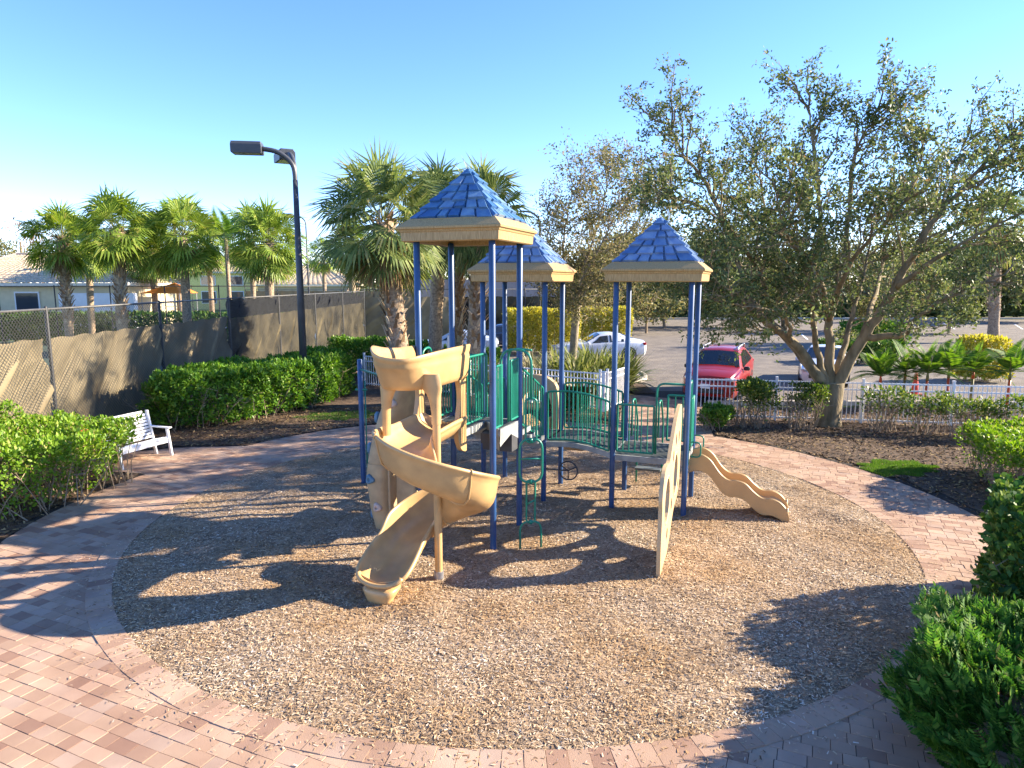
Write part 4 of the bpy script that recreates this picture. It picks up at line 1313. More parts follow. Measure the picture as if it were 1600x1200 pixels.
        if suv:
            m = MB(); m.tube(fillet([W(.18, side * .60, 1.63), W(.05, side * .60, 1.745), W(-1.5, side * .585, 1.75), W(-1.68, side * .58, 1.63)], .12, 4), .024, 7); m.build("roof_rail", P("rail_silver", (0.62, 0.6, 0.6), 0.35, 0.05, 4, metal=.6), body, smooth=True)
    fx = ST[0][0]
    m = MB()
    if suv:
        for k in range(7): m.box(W(2.235, -.42 + .14 * k, .80), (.05, .105, .13), hd, sd, bev=.012)
    m.box(W(fx - .03, 0, .46), (.12, 1.0, .15), hd, sd, bev=.02); m.build("grille", dk, body)
    m = MB(); m.box(W(fx + .02, .10 if suv else 0, .62 if suv else .50), (.02, .30, .15), hd, sd); m.build("number_plate", P("plate_white", (.7, .7, .68), .5), body)
    m = MB(); m.box(W(ST[-1][0] - .01, 0, .78), (.03, .32, .16), hd, sd); m.build("number_plate", P("plate_white", (.7, .7, .68), .5), body)
    return f
red_p = P("red_paint", (0.25, 0.012, 0.008), 0.3, 0.04, 2, coat=0.35, spec=.3)
white_p = P("white_paint", (0.70, 0.72, 0.75), 0.25, 0.03, 2, coat=1.0)
silver_p = P("silver_paint", (0.50, 0.56, 0.62), 0.25, 0.03, 2, coat=1.0)
car("red sport utility vehicle with silver roof rails parked nose in behind the white fence", (7.42, 24.15), (-.44, -.90), red_p, "suv")
car("white sedan parked side on behind the strappy plants with its tail to the lot", (4.5, 35.4), (-1.0, -.12), white_p)
car("white car mostly hidden behind the oak tree trunk", (12.75, 27.6), (-.44, -.9), white_p, "sedan", (0.01, 0.01, 0.012))
car("pale silver sedan seen between the cabbage palm trunks", (-3.1, 36.9), (-1, .08), silver_p)
car("dark blue sedan parked past the palm trunks", (-.9, 42.5), (-1, -.1), P("navy_paint", (0.03, 0.05, 0.10), 0.25, 0.03, 2, coat=1.0))
# orange cone by the lot
cn = V(*G(1429, 616)); cone = thing("traffic_cone", "red orange traffic cone among the young palms", "traffic cone", tuple(cn))
cm = P("cone_orange", (0.65, 0.06, 0.02), 0.5)
m = MB(); m.box(cn + UP * .02, (.36, .36, .04), bev=.01); m.build("base", cm, cone)
m = MB(); m.lathe(cn, [(.145, .04), (.035, .82), (.03, .85), (0, .85)], 18); m.build("cone_body", cm, cone, auto=40)

# ------------------------------------------------------------------ plants
bark_oak = P("oak_bark", (0.22, 0.165, 0.095), 0.9, 0.45, 5, 1.0, 30, tint=(0.10, 0.08, 0.038), stretch=(1, 1, .35))
bark_palm = P("palm_bark", (0.34, 0.25, 0.165), 0.9, 0.35, 12, 0.8, 40, tint=(0.16, 0.11, 0.07))
boot_m = island_mat("palm_boots", [(0, (0.16, 0.09, 0.045)), (0.4, (0.34, 0.22, 0.12)), (0.8, (0.48, 0.36, 0.23)), (1, (0.58, 0.48, 0.36))], rough=0.85, bump=.4, bscale=40)
twig_m = P("twig_bark", (0.27, 0.20, 0.13), 0.9, 0.3, 8)
oak_leaf = island_mat("oak_leaves", [(0, (0.045, 0.070, 0.024)), (0.45, (0.098, 0.135, 0.044)), (0.86, (0.175, 0.21, 0.075)), (0.97, (0.24, 0.22, 0.085)), (1, (0.25, 0.165, 0.08))], rough=0.5, trans=0.32)
pale_leaf = island_mat("grey_green_leaves", [(0, (0.07, 0.078, 0.03)), (0.5, (0.16, 0.16, 0.062)), (0.85, (0.26, 0.23, 0.10)), (1, (0.30, 0.21, 0.10))], rough=0.55, trans=0.35)

def jitter_path(rs_, a, b, n, amp):
    out = []
    for k in range(n + 1):
        t = k / n
        out.append(a.lerp(b, t) + Vector((rs_.gauss(0, amp), rs_.gauss(0, amp), rs_.gauss(0, amp))) * (1 if 0 < k < n else 0))
    return out

def branching_tree(name, label, base, limbs, trunk_r, fork_z, leaf_mat, bark, n_sub=9, n_twig=7, leaves_per=16, leaf=(.06, .10), sub_len=(1.0, 2.0), twig_len=(.35, .8), seed=1, group=None, start=.3, up=.25, spread=.09, fork=None, out_bias=.3, minr=.05, cat="tree"):
    rs_ = random.Random(seed); rg_ = np.random.default_rng(seed)
    base = Vector(base); t = thing(name, label, cat, tuple(base), group)
    fork = Vector(fork) if fork else base + UP * fork_z
    m = MB()
    tp = [base - UP * .05, base + UP * .12, base.lerp(fork, .4), base.lerp(fork, .8), fork]
    m.tube(bez(tp, 5), [trunk_r * (1.45 if k < 3 else 1.12 if k < 6 else 1.0 + .02 * k / 4) for k in range(len(bez(tp, 5)))], 16)
    m.build("trunk", bark, t, smooth=True)
    tips = []; tw = MB()
    cen = sum((Vector(l[0][-1]) for l in limbs), Vector()) / len(limbs)
    for lm in limbs:
        pts, r0 = lm[0], lm[1]
        path = bez(([] if len(lm) > 2 else [fork - UP * .25 * r0 / .14]) + [Vector(p) for p in pts], 6)
        n = len(path); rad_ = [max(.014, r0 * (1 - .92 * (k / (n - 1)) ** .6)) for k in range(n)]
        bm_ = MB()
        bm_.tube([p + Vector((rs_.gauss(0, .02), rs_.gauss(0, .02), rs_.gauss(0, .02))) for p in path], rad_, 10)
        bm_.build("limb", bark, t, smooth=True)
        Ln = sum((path[i + 1] - path[i]).length for i in range(n - 1))
        for s in range(int(n_sub * max(.5, Ln / 6))):
            u = start + (1 - start) * (s + rs_.random()) / int(n_sub * max(.5, Ln / 6))
            i = min(n - 2, int(u * (n - 1))); p = path[i].lerp(path[i + 1], u * (n - 1) - i)
            ax = (path[i + 1] - path[i]).normalized()
            d = Vector((rs_.gauss(0, 1), rs_.gauss(0, 1), rs_.gauss(0, .8))); d = (d - ax * d.dot(ax)).normalized()
            d = (d + ax * .7 + UP * up + (p - cen).normalized() * out_bias).normalized()
            sl = rs_.uniform(*sub_len) * (1 - .15 * u)
            q = jitter_path(rs_, p, p + d * sl + UP * rs_.uniform(-.1, .25) * sl, 4, .05 * sl)
            tw.tube(q, [max(.008, .032 * (1 - k / 5)) * (r0 / .16) ** .5 for k in range(5)], 5, caps=False)
            for w in range(n_twig):
                v = .25 + .75 * (w + rs_.random()) / n_twig
                j = min(3, int(v * 4)); pp = q[j].lerp(q[j + 1], v * 4 - j)
                dd_ = (d * .6 + Vector((rs_.gauss(0, .8), rs_.gauss(0, .8), rs_.gauss(.15, .7)))).normalized()
                tl = rs_.uniform(*twig_len)
                e = pp + dd_ * tl
                tw.tube([pp, pp.lerp(e, .5) + Vector((rs_.gauss(0, .04), rs_.gauss(0, .04), rs_.gauss(0, .04))), e], [.008, .006, .004], 3, caps=False)
                tips.append((pp, e))
    tw.build("branches", bark, t)
    A = np.array([list(a) for a, _ in tips]); B = np.array([list(b) for _, b in tips])
    n = len(A); k = leaves_per
    w = rg_.beta(2.6, .9, size=(n, k, 1))
    pos = A[:, None] * (1 - w) + B[:, None] * w + rg_.normal(0, spread, size=(n, k, 3)) * (0.35 + .9 * w)
    dr = unit((B - A)[:, None] + rg_.normal(0, .8, size=(n, k, 3)))
    dens = rg_.uniform(.35, 1.0, size=(n, 1)); keep = rg_.random(size=(n, k)) < dens
    pos = pos[keep]; dr = dr[keep]
    ln = rg_.uniform(*leaf, len(pos))
    o = arr_mesh("foliage", leaf_quads(rg_, pos, dr, ln, ln * rg_.uniform(.38, .55, len(pos))), 6, leaf_mat, t)
    return t

oy = 18.6
def o_(px, py, dy=0.0): return at_depth(px, py, oy + dy)
ob = G(1292, 664)
oak_base = V(ob[0], ob[1]); oy = ob[1]
LIMBS = [
    ([o_(1240, 535, -.4), o_(1190, 500, -1.0), o_(1140, 452, -1.9), o_(1095, 432, -2.4)], .19),
    ([o_(1248, 548, .5), o_(1175, 470, 1.4), o_(1150, 395, 1.8), o_(1110, 300, 1.6), o_(1068, 240, 1.2), o_(1045, 190, 1.0)], .20),
    ([o_(1205, 500, 1.0), o_(1185, 420, -.4), o_(1120, 340, -2.0), o_(1040, 300, -2.8)], .11, 1),
    ([o_(1297, 530, 0), o_(1286, 440, .2), o_(1282, 330, .4), o_(1272, 240, .3), o_(1264, 160, .2)], .18),
    ([o_(1294, 500, .1), o_(1322, 390, 1.0), o_(1330, 270, 1.2), o_(1345, 220, 1.0), o_(1375, 165, .8)], .12, 1),
    ([o_(1345, 535, -.4), o_(1395, 455, -.8), o_(1455, 350, -1.2), o_(1530, 265, -1.4), o_(1585, 205, -1.4)], .21),
    ([o_(1375, 488, -.6), o_(1405, 440, .6), o_(1440, 370, 1.2), o_(1480, 300, 1.4), o_(1510, 215, 1.4)], .11, 1),
    ([o_(1350, 528, -.4), o_(1410, 522, -1.4), o_(1440, 490, -2.2), o_(1540, 440, -2.8), o_(1620, 415, -3.0)], .12, 1),
    ([o_(1400, 448, -.8), o_(1470, 400, -1.6), o_(1560, 350, -2.2), o_(1660, 300, -2.6)], .10, 1),
    ([o_(1292, 490, .1), o_(1275, 420, -1.6), o_(1230, 370, -3.0), o_(1210, 290, -3.6)], .10, 1),
    ([o_(1350, 520, -.4), o_(1375, 430, 2.4), o_(1390, 350, 3.6), o_(1420, 280, 4.2)], .11, 1),
    ([o_(1225, 520, .8), o_(1225, 430, 2.8), o_(1200, 380, 3.8), o_(1160, 330, 4.4)], .11, 1),
    ([o_(1235, 532, -.5), o_(1225, 490, -2.0), o_(1170, 480, -3.0), o_(1120, 470, -3.3)], .08, 1),
    ([o_(1190, 485, 1.2), o_(1140, 455, 2.6), o_(1080, 425, 3.6), o_(1030, 435, 4.0)], .09, 1),
    ([o_(1290, 480, .1), o_(1220, 400, 1.6), o_(1190, 300, 2.4), o_(1180, 220, 2.4)], .10, 1),
    ([o_(1318, 548, .3), o_(1338, 470, 1.0), o_(1356, 400, 1.6), o_(1370, 320, 2.2)], .14),
    ([o_(1276, 545, -.3), o_(1268, 470, -1.0), o_(1252, 400, -1.4), o_(1225, 330, -1.6)], .14),
    ([o_(1296, 500, 0), o_(1330, 410, -1.8), o_(1410, 320, -3.0), o_(1440, 250, -3.2)], .10, 1),
]
branching_tree("oak_tree", "large spreading oak with a forked mossy trunk in front of the white fence", oak_base, LIMBS, .34, 1.55, oak_leaf, bark_oak, n_sub=19, n_twig=10, leaves_per=30, leaf=(.065, .125), sub_len=(.7, 2.1), twig_len=(.3, .75), seed=4, start=.30, fork=at_depth(1297, 597, oy), up=.42, spread=.062)
# smaller sparse tree beyond the middle tower
cb = at_depth(893, 548, 27.5); cy_ = 27.5
def c_(px, py, dy=0.0): return at_depth(px, py, cy_ + dy)
branching_tree("oak_tree", "sparse grey green oak behind the arched bridge beside the white sedan", V(cb.x, cb.y), [
    ([c_(902, 450), c_(925, 380), c_(945, 310, .5), c_(950, 262, .6)], .11), ([c_(890, 455, -.5), c_(880, 390, -1), c_(890, 320, -1.4), c_(905, 285, -1.6)], .10), ([c_(910, 440, .8), c_(960, 390, 1.6), c_(1005, 330, 2.0), c_(1015, 280, 2)], .10),
    ([c_(910, 460, -.6), c_(965, 430, -1.2), c_(1020, 420, -1.6)], .08), ([c_(880, 455, .6), c_(860, 410, 1.4), c_(855, 370, 1.8)], .08), ([c_(920, 450, 1.5), c_(980, 420, 3), c_(1050, 370, 4)], .09), ([c_(905, 450, -1.5), c_(950, 360, -2.5), c_(990, 300, -3)], .09)],
    .15, 2.3, pale_leaf, P("pale_bark", (0.27, 0.22, 0.155), 0.9, 0.35, 6, .6, 30), n_sub=25, n_twig=10, leaves_per=32, leaf=(.07, .13), sub_len=(.8, 2.0), seed=9, start=.12, fork=c_(900, 490), spread=.12)
# tree beyond the right edge whose crown shades the chips
branching_tree("oak_tree", "sparse oak standing out of view beyond the ferny bush shading the chips", V(17.4, 6.7), [
    ([V(16, 6.8, 4), V(14.5, 6.4, 5.3), V(13.0, 6.2, 6.0)], .13), ([V(17, 6.4, 4), V(16.5, 5.4, 5.4), V(15.4, 4.6, 6.0)], .13), ([V(18, 7.6, 4), V(18, 7.9, 5.6), V(17.5, 8.0, 6.6)], .13), ([V(18.5, 6.8, 4), V(20, 6.2, 5.5), V(21, 6, 6)], .13)],
    .24, 2.4, oak_leaf, bark_oak, n_sub=8, n_twig=5, leaves_per=6, leaf=(.08, .14), seed=21, start=.3)

# ---- palms
fan_leaf = island_mat("palm_fronds", [(0, (0.085, 0.145, 0.022)), (0.5, (0.175, 0.26, 0.035)), (0.9, (0.28, 0.35, 0.06)), (1, (0.40, 0.36, 0.10))], rough=0.5, trans=0.35)
fan_leaf_b = island_mat("grey_palm_fronds", [(0, (0.075, 0.115, 0.032)), (0.5, (0.15, 0.20, 0.055)), (0.9, (0.25, 0.285, 0.09)), (1, (0.38, 0.33, 0.13))], rough=0.5, trans=0.3)
dead_leaf = island_mat("dead_fronds", [(0, (0.20, 0.125, 0.06)), (1, (0.40, 0.28, 0.16))], rough=0.8, trans=0.2)
def fan_palm(label, base, h, crown_r, nf, trunk_r, mat, seed, boots=False, dead=3, lean=(0, 0), name="cabbage_palm", group=None, depth_seg=None):
    depth_seg = 24 if base[1] > 34 else None
    rs_ = random.Random(seed); base = V(*base); t = thing(name, label, "palm tree", tuple(base), group)
    top = base + V(lean[0], lean[1], h)
    m = MB(); path = [base.lerp(top, k / 12) + V(lean[0], lean[1]) * -.12 * math.sin(math.pi * k / 12) for k in range(13)]
    m.tube(path, [trunk_r * (1.2 if k == 0 else 1.0 + .06 * math.sin(k * 2.1) + (.12 if k > 10 else 0)) for k in range(13)], 14); m.build("trunk", bark_palm, t, smooth=True)
    if boots:
        m = MB(); nb = int(h * 26)
        for k in range(nb):
            z = .25 * h + .78 * h * k / nb; a = k * 2.399 + rs_.uniform(-.2, .2); d = V(math.cos(a), math.sin(a)); q = base.lerp(top, z / h) + d * trunk_r * .9
            L_ = rs_.uniform(.20, .42); s = V(-d.y, d.x); tilt = (UP * 1.0 + d * rs_.uniform(.35, .9) + s * rs_.uniform(-.35, .35)).normalized(); w = rs_.uniform(.05, .085)
            nrm = tilt.cross(s).normalized() * .018
            m.add([q - s * w, q + s * w, q + tilt * L_ + s * w * .4, q + tilt * L_ - s * w * .4, q - s * w - nrm, q + s * w - nrm, q + tilt * L_ + s * w * .4 - nrm, q + tilt * L_ - s * w * .4 - nrm], [(0, 1, 2, 3), (7, 6, 5, 4), (0, 4, 5, 1), (1, 5, 6, 2), (2, 6, 7, 3), (3, 7, 4, 0)])
        m.build("leaf_bases", boot_m, t)
    tris = []; quads = []; pet = MB(); dq = []
    for k in range(nf + dead):
        isdead = k >= nf
        a = k * 2.399963 + rs_.uniform(-.25, .25)
        el = R(84) - (k / nf) ** .9 * R(152) if not isdead else R(rs_.uniform(-80, -60))
        el += rs_.uniform(-.12, .12)
        d = Vector((math.cos(a) * math.cos(el), math.sin(a) * math.cos(el), math.sin(el)))
        pl = crown_r * rs_.uniform(.42, .55) * (1 if not isdead else .7)
        p0 = top + d * .1; pm = p0 + d * pl * .6; p1 = p0 + d * pl - UP * pl * .10
        pet.tube([p0, pm, p1], [.022, .018, .012], 4, caps=False)
        s = d.cross(UP).normalized() if abs(d.z) < .98 else Vector((1, 0, 0)); s = (Matrix.Rotation(rs_.uniform(-.9, .9), 3, d) @ s).normalized()
        fl = crown_r * rs_.uniform(.50, .66)
        nseg = 34 if depth_seg is None else depth_seg
        hub = p1
        dfan = (d - UP * rs_.uniform(.15, .6) * max(.2, math.cos(el))).normalized(); s = (s - dfan * s.dot(dfan)).normalized(); nn_ = s.cross(dfan).normalized(); nn_ = nn_ if nn_.z > 0 else -nn_
        for j in range(nseg):
            ph = R(-125) + R(250) * (j + .5) / nseg + rs_.uniform(-.03, .03)
            dir_ = (dfan * math.cos(ph) + s * math.sin(ph)).normalized()
            fold = nn_ * (.22 * (1 - abs(math.cos(ph)))) * 1.0
            ll = fl * (1.0 - .22 * abs(ph) / R(125)) * rs_.uniform(.88, 1.06)
            w = ll * (.031 if nseg > 30 else .040)
            dir1 = (dir_ + fold * .4 + nn_ * .12).normalized()
            mid = hub + dir1 * ll * .55
            tip = mid + (dir1 - UP * rs_.uniform(.35, 1.0) * (1.0 if not isdead else 1.5)).normalized() * ll * .47
            sd_ = dir1.cross(nn_).normalized() * w
            (dq if isdead else quads).append([hub + dir1 * ll * .04, mid - sd_ + nn_ * .008, mid + sd_ * .2 - nn_ * .012, hub + dir1 * ll * .04])
            (dq if isdead else quads).append([hub + dir1 * ll * .04, mid + sd_ * .2 - nn_ * .012, mid + sd_ + nn_ * .008, hub + dir1 * ll * .04])
            (dq if isdead else quads).append([mid - sd_, tip, tip, mid + sd_])
    def tri(qs):
        out = []
        for q in qs:
            a, b, c, d = q
            out.append([a, b, c] if (a - d).length < 1e-9 else [a, b, d])
        return np.array([[list(p) for p in f] for f in out])
    pet.build("leaf_stalks", P("petiole", (0.16, 0.17, 0.05), 0.6, 0.2, 6), t)
    arr_mesh("crown", tri(quads), 3, mat, t)
    if dq: arr_mesh("dead_fronds", tri(dq), 3, dead_leaf, t)
    return t
def palm_at(px, py_c, depth, r_px, nf, tr, label, seed, boots=False, mat=None, name="cabbage_palm", lean=(0, 0), dead=3, squash=.92, group=None, px_base=None):
    c = at_depth(px, py_c, depth); r = r_px / FOC * depth
    if px_base:
        b_ = at_depth(px_base, 500, depth); lean = (c.x - b_.x, 0); return fan_palm(label, (b_.x, depth), c.z, r, nf, tr, mat or fan_leaf, seed, boots, dead, lean, name, group)
    return fan_palm(label, (c.x, depth), c.z, r, nf, tr, mat or fan_leaf, seed, boots, dead, lean, name, group)
GP = "cabbage palms in a row past the tennis court"
palm_at(97, 375, 40, 62, 44, .24, "leftmost palm of the court row with its head over the tile roof", 11, True, group=GP, px_base=106)
palm_at(138, 388, 44, 52, 40, .20, "slim palm close behind the leftmost court palm", 12, False, group=GP, px_base=142)
palm_at(183, 362, 38, 68, 50, .28, "tall bushy palm with a thick booted trunk left of the far lawn", 13, True, group=GP, px_base=189)
palm_at(236, 388, 52, 56, 40, .22, "pale trunked palm beside the orange tarp", 14, False, group=GP)
palm_at(286, 370, 40, 68, 48, .24, "broad palm right of the orange tarp", 15, False, group=GP, px_base=292)
palm_at(243, 375, 60, 45, 26, .2, "distant palm crown behind the pale trunked palm", 16, False, group=GP)
palm_at(420, 380, 40, 66, 50, .25, "round headed palm just left of the tall dark lamp post", 17, False, group=GP, px_base=421)
palm_at(393, 372, 52, 58, 40, .2, "darker palm partly behind the round headed palm", 18, False, group=GP, px_base=397)
palm_at(325, 385, 58, 48, 28, .2, "small shaded palm between the broad palm and the feather palm", 19, False, group=GP)
palm_at(548, 385, 50, 50, 28, .25, "smooth trunked palm behind the screened fence right of the lamp post", 20, False, group=GP)
palm_at(505, 400, 70, 34, 24, .2, "tiny distant palm low on the skyline right of the lamp post", 22, False, group=GP)
GN = "big cabbage palms behind the first tower"
palm_at(598, 348, 22, 116, 40, .30, "big shaggy palm with peeling boots behind the spiral slide", 23, True, fan_leaf_b, px_base=628, dead=5, group=GN)
palm_at(690, 338, 27, 88, 40, .26, "palm whose crown rises behind the highest blue roof on a smooth trunk", 24, False, fan_leaf_b, px_base=677, group=GN)
palm_at(752, 342, 25, 92, 44, .26, "palm with rough boots showing past the right side of the highest roof", 25, True, fan_leaf_b, px_base=738, dead=5, group=GN)
palm_at(718, 360, 28, 70, 30, .22, "booted palm trunk standing between the two left rear towers", 26, True, fan_leaf_b, px_base=714, dead=4, group=GN)
palm_at(1553, 352, 46, 70, 34, .34, "palm with a thick trunk behind the right side of the big oak", 27, True, fan_leaf_b, px_base=1555)

feather = island_mat("feather_fronds", [(0, (0.035, 0.09, 0.014)), (0.6, (0.09, 0.19, 0.022)), (1, (0.19, 0.29, 0.04))], rough=0.6, trans=0.35)
def feather_palm(label, base, h, fr_len, nf, tr, seed, trunk_mat, name="feather_palm", group=None, upb=.5, shaft=None, leafw=.025, cat="palm tree", span=95, droop=.13):
    rs_ = random.Random(seed); base = V(*base); t = thing(name, label, cat, tuple(base), group); top = base + UP * h
    m = MB(); m.tube([base, base.lerp(top, .5), top], [tr * 1.15, tr, tr * .85], 10); m.build("trunk", trunk_mat, t, smooth=True)
    if shaft:
        m = MB(); m.tube([top, top + UP * h * .16, top + UP * h * .32], [tr * 1.05, tr * .95, tr * .5], 10); m.build("crown_shaft", shaft, t, smooth=True); top = top + UP * h * .28
    v = []; rb = MB()
    for k in range(nf):
        a = k * 2.399963 + rs_.uniform(-.3, .3); el = R(82) - (k / nf) * R(span)
        d = Vector((math.cos(a) * math.cos(el), math.sin(a) * math.cos(el), math.sin(el) + upb * .2)).normalized()
        L_ = fr_len * rs_.uniform(.62, 1.12); dr_ = droop * rs_.uniform(.7, 1.5); el += 0; pts = [top]
        for s in range(8):
            d = (d - UP * dr_).normalized(); pts.append(pts[-1] + d * L_ / 8)
        rb.tube(pts, [.016 * (1 - s / 9.5) for s in range(9)], 3, caps=False)
        for s in range(30):
            u = .15 + .85 * s / 30; i = min(7, int(u * 8)); p = pts[i].lerp(pts[i + 1], u * 8 - i); ax = (pts[i + 1] - pts[i]).normalized()
            sd_ = ax.cross(UP).normalized() if abs(ax.z) < .98 else Vector((1, 0, 0)); nn_ = sd_.cross(ax).normalized()
            ll = L_ * .30 * math.sin(math.pi * min(1, .18 + u * .80)) + .03
            for sg in (-1, 1):
                dr = (sd_ * sg + ax * .65 + nn_ * .35 - UP * .25).normalized(); e = p + dr * ll - UP * ll * .12; w = ax * leafw * ll / .3
                v.append([p - w * .4, p.lerp(e, .5) + w * .6 + nn_ * .01, e]); v.append([p - w * .4, e, p.lerp(e, .5) - w * .6])
    rb.build("leaf_stalks", P("petiole", (0.16, 0.17, 0.05), 0.6, 0.2, 6), t)
    arr_mesh("crown", np.array([[list(p) for p in f] for f in v]), 3, feather, t)
    return t
q = at_depth(353, 375, 46); feather_palm("feather palm with arching fronds and a bare pale trunk in the court row", (q.x, 46), q.z, 2.5, 15, .14, 31, bark_palm, group=GP, leafw=.035)
q = at_depth(272, 345, 58); feather_palm("feather palm tips rising behind the broad palm", (q.x, 58), q.z, 2.6, 14, .15, 32, bark_palm, group=GP, leafw=.035)
red_shaft = P("red_crown_shaft", (0.55, 0.06, 0.015), 0.4, 0.2, 6, tint=(0.35, 0.10, 0.02)); stem_m = P("green_stem", (0.20, 0.17, 0.06), 0.6, 0.3, 10)
GR = "young palms with red stems along the parking lot"
LR = ["first young red stemmed palm counted from the oak trunk", "young red stemmed palm directly behind the cone", "young red stemmed palm just right of the cone", "middle young red stemmed palm with the tallest fan of leaves", "young red stemmed palm before the leaning one", "young palm with a long leaning red stem near the fence post"]
for i, (px, py, hh, sd_) in enumerate(((1376, 592, 1.25, 1), (1414, 590, 1.35, 2), (1449, 592, 1.45, 3), (1482, 592, 1.5, 4), (1520, 592, 1.4, 5), (1577, 600, 1.5, 6))):
    q = at_depth(px, py, 22.0 + .4 * math.sin(i * 2.1)); feather_palm(LR[i], (q.x, q.y), hh * .6, 1.25, 15, .045, 40 + sd_, red_shaft if i in (2, 3, 5) else stem_m, "young_palm", GR, .8, red_shaft if i in (0, 1, 4) else stem_m, leafw=.034, span=80, droop=.12)

# ---- hedges and shrubs
hedge_leaf = island_mat("hedge_leaves", [(0, (0.045, 0.115, 0.014)), (0.5, (0.095, 0.215, 0.024)), (0.85, (0.165, 0.31, 0.036)), (1, (0.28, 0.38, 0.07))], rough=0.42, trans=0.3)
bright_leaf = island_mat("bright_hedge_leaves", [(0, (0.08, 0.16, 0.016)), (0.5, (0.15, 0.28, 0.025)), (0.82, (0.24, 0.37, 0.04)), (0.95, (0.34, 0.40, 0.09)), (1, (0.36, 0.27, 0.12))], rough=0.45, trans=0.35)
clusia_leaf = island_mat("dark_round_leaves", [(0, (0.024, 0.075, 0.016)), (0.5, (0.055, 0.135, 0.024)), (0.78, (0.13, 0.22, 0.035)), (1, (0.20, 0.25, 0.05))], rough=0.48, trans=0.2, spec=.2)
yellow_leaf = island_mat("yellow_hedge_leaves", [(0, (0.24, 0.24, 0.025)), (0.6, (0.46, 0.43, 0.06)), (1, (0.60, 0.52, 0.11))], rough=0.5, trans=0.35)
flower_o = island_mat("orange_flowers", [(0, (0.55, 0.09, 0.02)), (1, (0.75, 0.24, 0.05))], rough=0.6)

def hedge(name, label, foot, h, n, leaf, mat, seed, twig_n=120, cat="hedge", low=.12, bump=.12, bare=0.25, shape='leaf', under=.15, flowers=0, group=None, inner=.28, wr=(.42, .55), clump=.10, updir=.5):
    """foot: counter-clockwise outline on the ground; leaves gather in a shell round the block, stems fill its inside."""
    rs_ = random.Random(seed); rg_ = np.random.default_rng(seed)
    F = np.array(foot, float); c0 = F.mean(0)
    t = thing(name, label, cat, (c0[0], c0[1], 0), group)
    lo, hi = F.min(0) - .1, F.max(0) + .1
    pts = []
    need = n
    out_p, out_n = [], []
    nc = max(30, int(n / 60))
    tries = 0
    while need > 0 and tries < 200:
        tries += 1
        k = max(4000, need * 3)
        p = np.stack([rg_.uniform(lo[0], hi[0], k), rg_.uniform(lo[1], hi[1], k), rg_.uniform(low, h * 1.06, k)], 1)
        wob = bump * (np.sin(p[:, 0] * 3.1 + p[:, 2] * 2.2 + seed) + np.sin(p[:, 1] * 3.7 - p[:, 2] * 1.9 + seed * 2) + .6 * np.sin(p[:, 0] * 8.3 + p[:, 1] * 7.1 + p[:, 2] * 9))* .5
        sd_ = -sdf_poly(p[:, :2], F) + wob - np.clip((under * (1 - p[:, 2] / h)), 0, 1) - .22 * np.clip(p[:, 2] / h - .75, 0, 1) ** 1.0
        td = h - p[:, 2] + wob * .7
        dep = np.minimum(sd_, td)
        pr = np.where(dep < 0, 0, np.exp(-dep / inner * 1.6))
        # bare lower part
        pr *= np.where(td < .35, 1, np.clip(1 - bare * (1 - p[:, 2] / h) * 1.6, .05, 1))
        # clumping
        cl = np.sin(p[:, 0] * 13 + seed) * np.sin(p[:, 1] * 12.1 + 2 * seed) * np.sin(p[:, 2] * 11 + seed * 3)
        pr *= np.clip(.55 + clump * 6 * cl, .08, 1)
        kp = rg_.random(k) < pr
        pp = p[kp]; 
        e = .03
        gx_ = sdf_poly(pp[:, :2] + [e, 0], F) - sdf_poly(pp[:, :2] - [e, 0], F); gy_ = sdf_poly(pp[:, :2] + [0, e], F) - sdf_poly(pp[:, :2] - [0, e], F)
        nn_ = np.stack([gx_ / (2 * e), gy_ / (2 * e), np.zeros(len(pp))], 1)
        topw = np.clip(1 - td[kp] / .3, 0, 1)[:, None]
        nn_ = unit(nn_ * (1 - topw) + np.array([0, 0, 1.0]) * topw + 1e-6)
        out_p.append(pp[:need]); out_n.append(nn_[:need]); need -= len(pp)
    p = np.concatenate(out_p); nn_ = np.concatenate(out_n)
    ax = unit(nn_ * .8 + np.array([0, 0, updir]) + rg_.normal(0, .65, p.shape))
    ln = rg_.uniform(leaf[0], leaf[1], len(p))
    arr_mesh("foliage", leaf_quads(rg_, p, ax, ln, ln * rg_.uniform(*wr, len(p)), normal=nn_ + rg_.normal(0, .6, p.shape) + np.array([0, 0, .4]), shape=shape), 6, mat, t)
    m = MB()
    for k in range(twig_n):
        for _ in range(30):
            x, y = rs_.uniform(lo[0], hi[0]), rs_.uniform(lo[1], hi[1])
            if sdf_poly(np.array([[x, y]]), F)[0] < -.15: break
        b_ = V(x, y); d = Vector((rs_.gauss(0, .28), rs_.gauss(0, .28), 1)).normalized()
        q = [b_, b_ + d * h * .35 + V(rs_.gauss(0, .05), rs_.gauss(0, .05)), b_ + d * h * .8 + V(rs_.gauss(0, .1), rs_.gauss(0, .1))]
        m.tube(q, [.013, .009, .004], 4, caps=False)
        for _ in range(3):
            u = rs_.uniform(.3, .9); a = q[1].lerp(q[2], u); e = a + Vector((rs_.gauss(0, .2), rs_.gauss(0, .2), rs_.uniform(0, .25)))
            m.tube([a, e], [.006, .003], 3, caps=False)
    m.build("stems", twig_m, t)
    if flowers:
        idx = rg_.choice(np.where(p[:, 2] > h * .85)[0], flowers)
        v = []
        for i in idx:
            for _ in range(14):
                c_p = p[i] + np.array([rs_.gauss(0, .03), rs_.gauss(0, .03), .05 + rs_.uniform(0, .02)]); a = rs_.uniform(0, 6.28); s = .02
                v.append([c_p + s * np.array([math.cos(a + k * 1.5708), math.sin(a + k * 1.5708), .3 * rs_.uniform(-1, 1)]) for k in range(4)])
        arr_mesh("flowers", np.array(v), 4, flower_o, t)
    return t
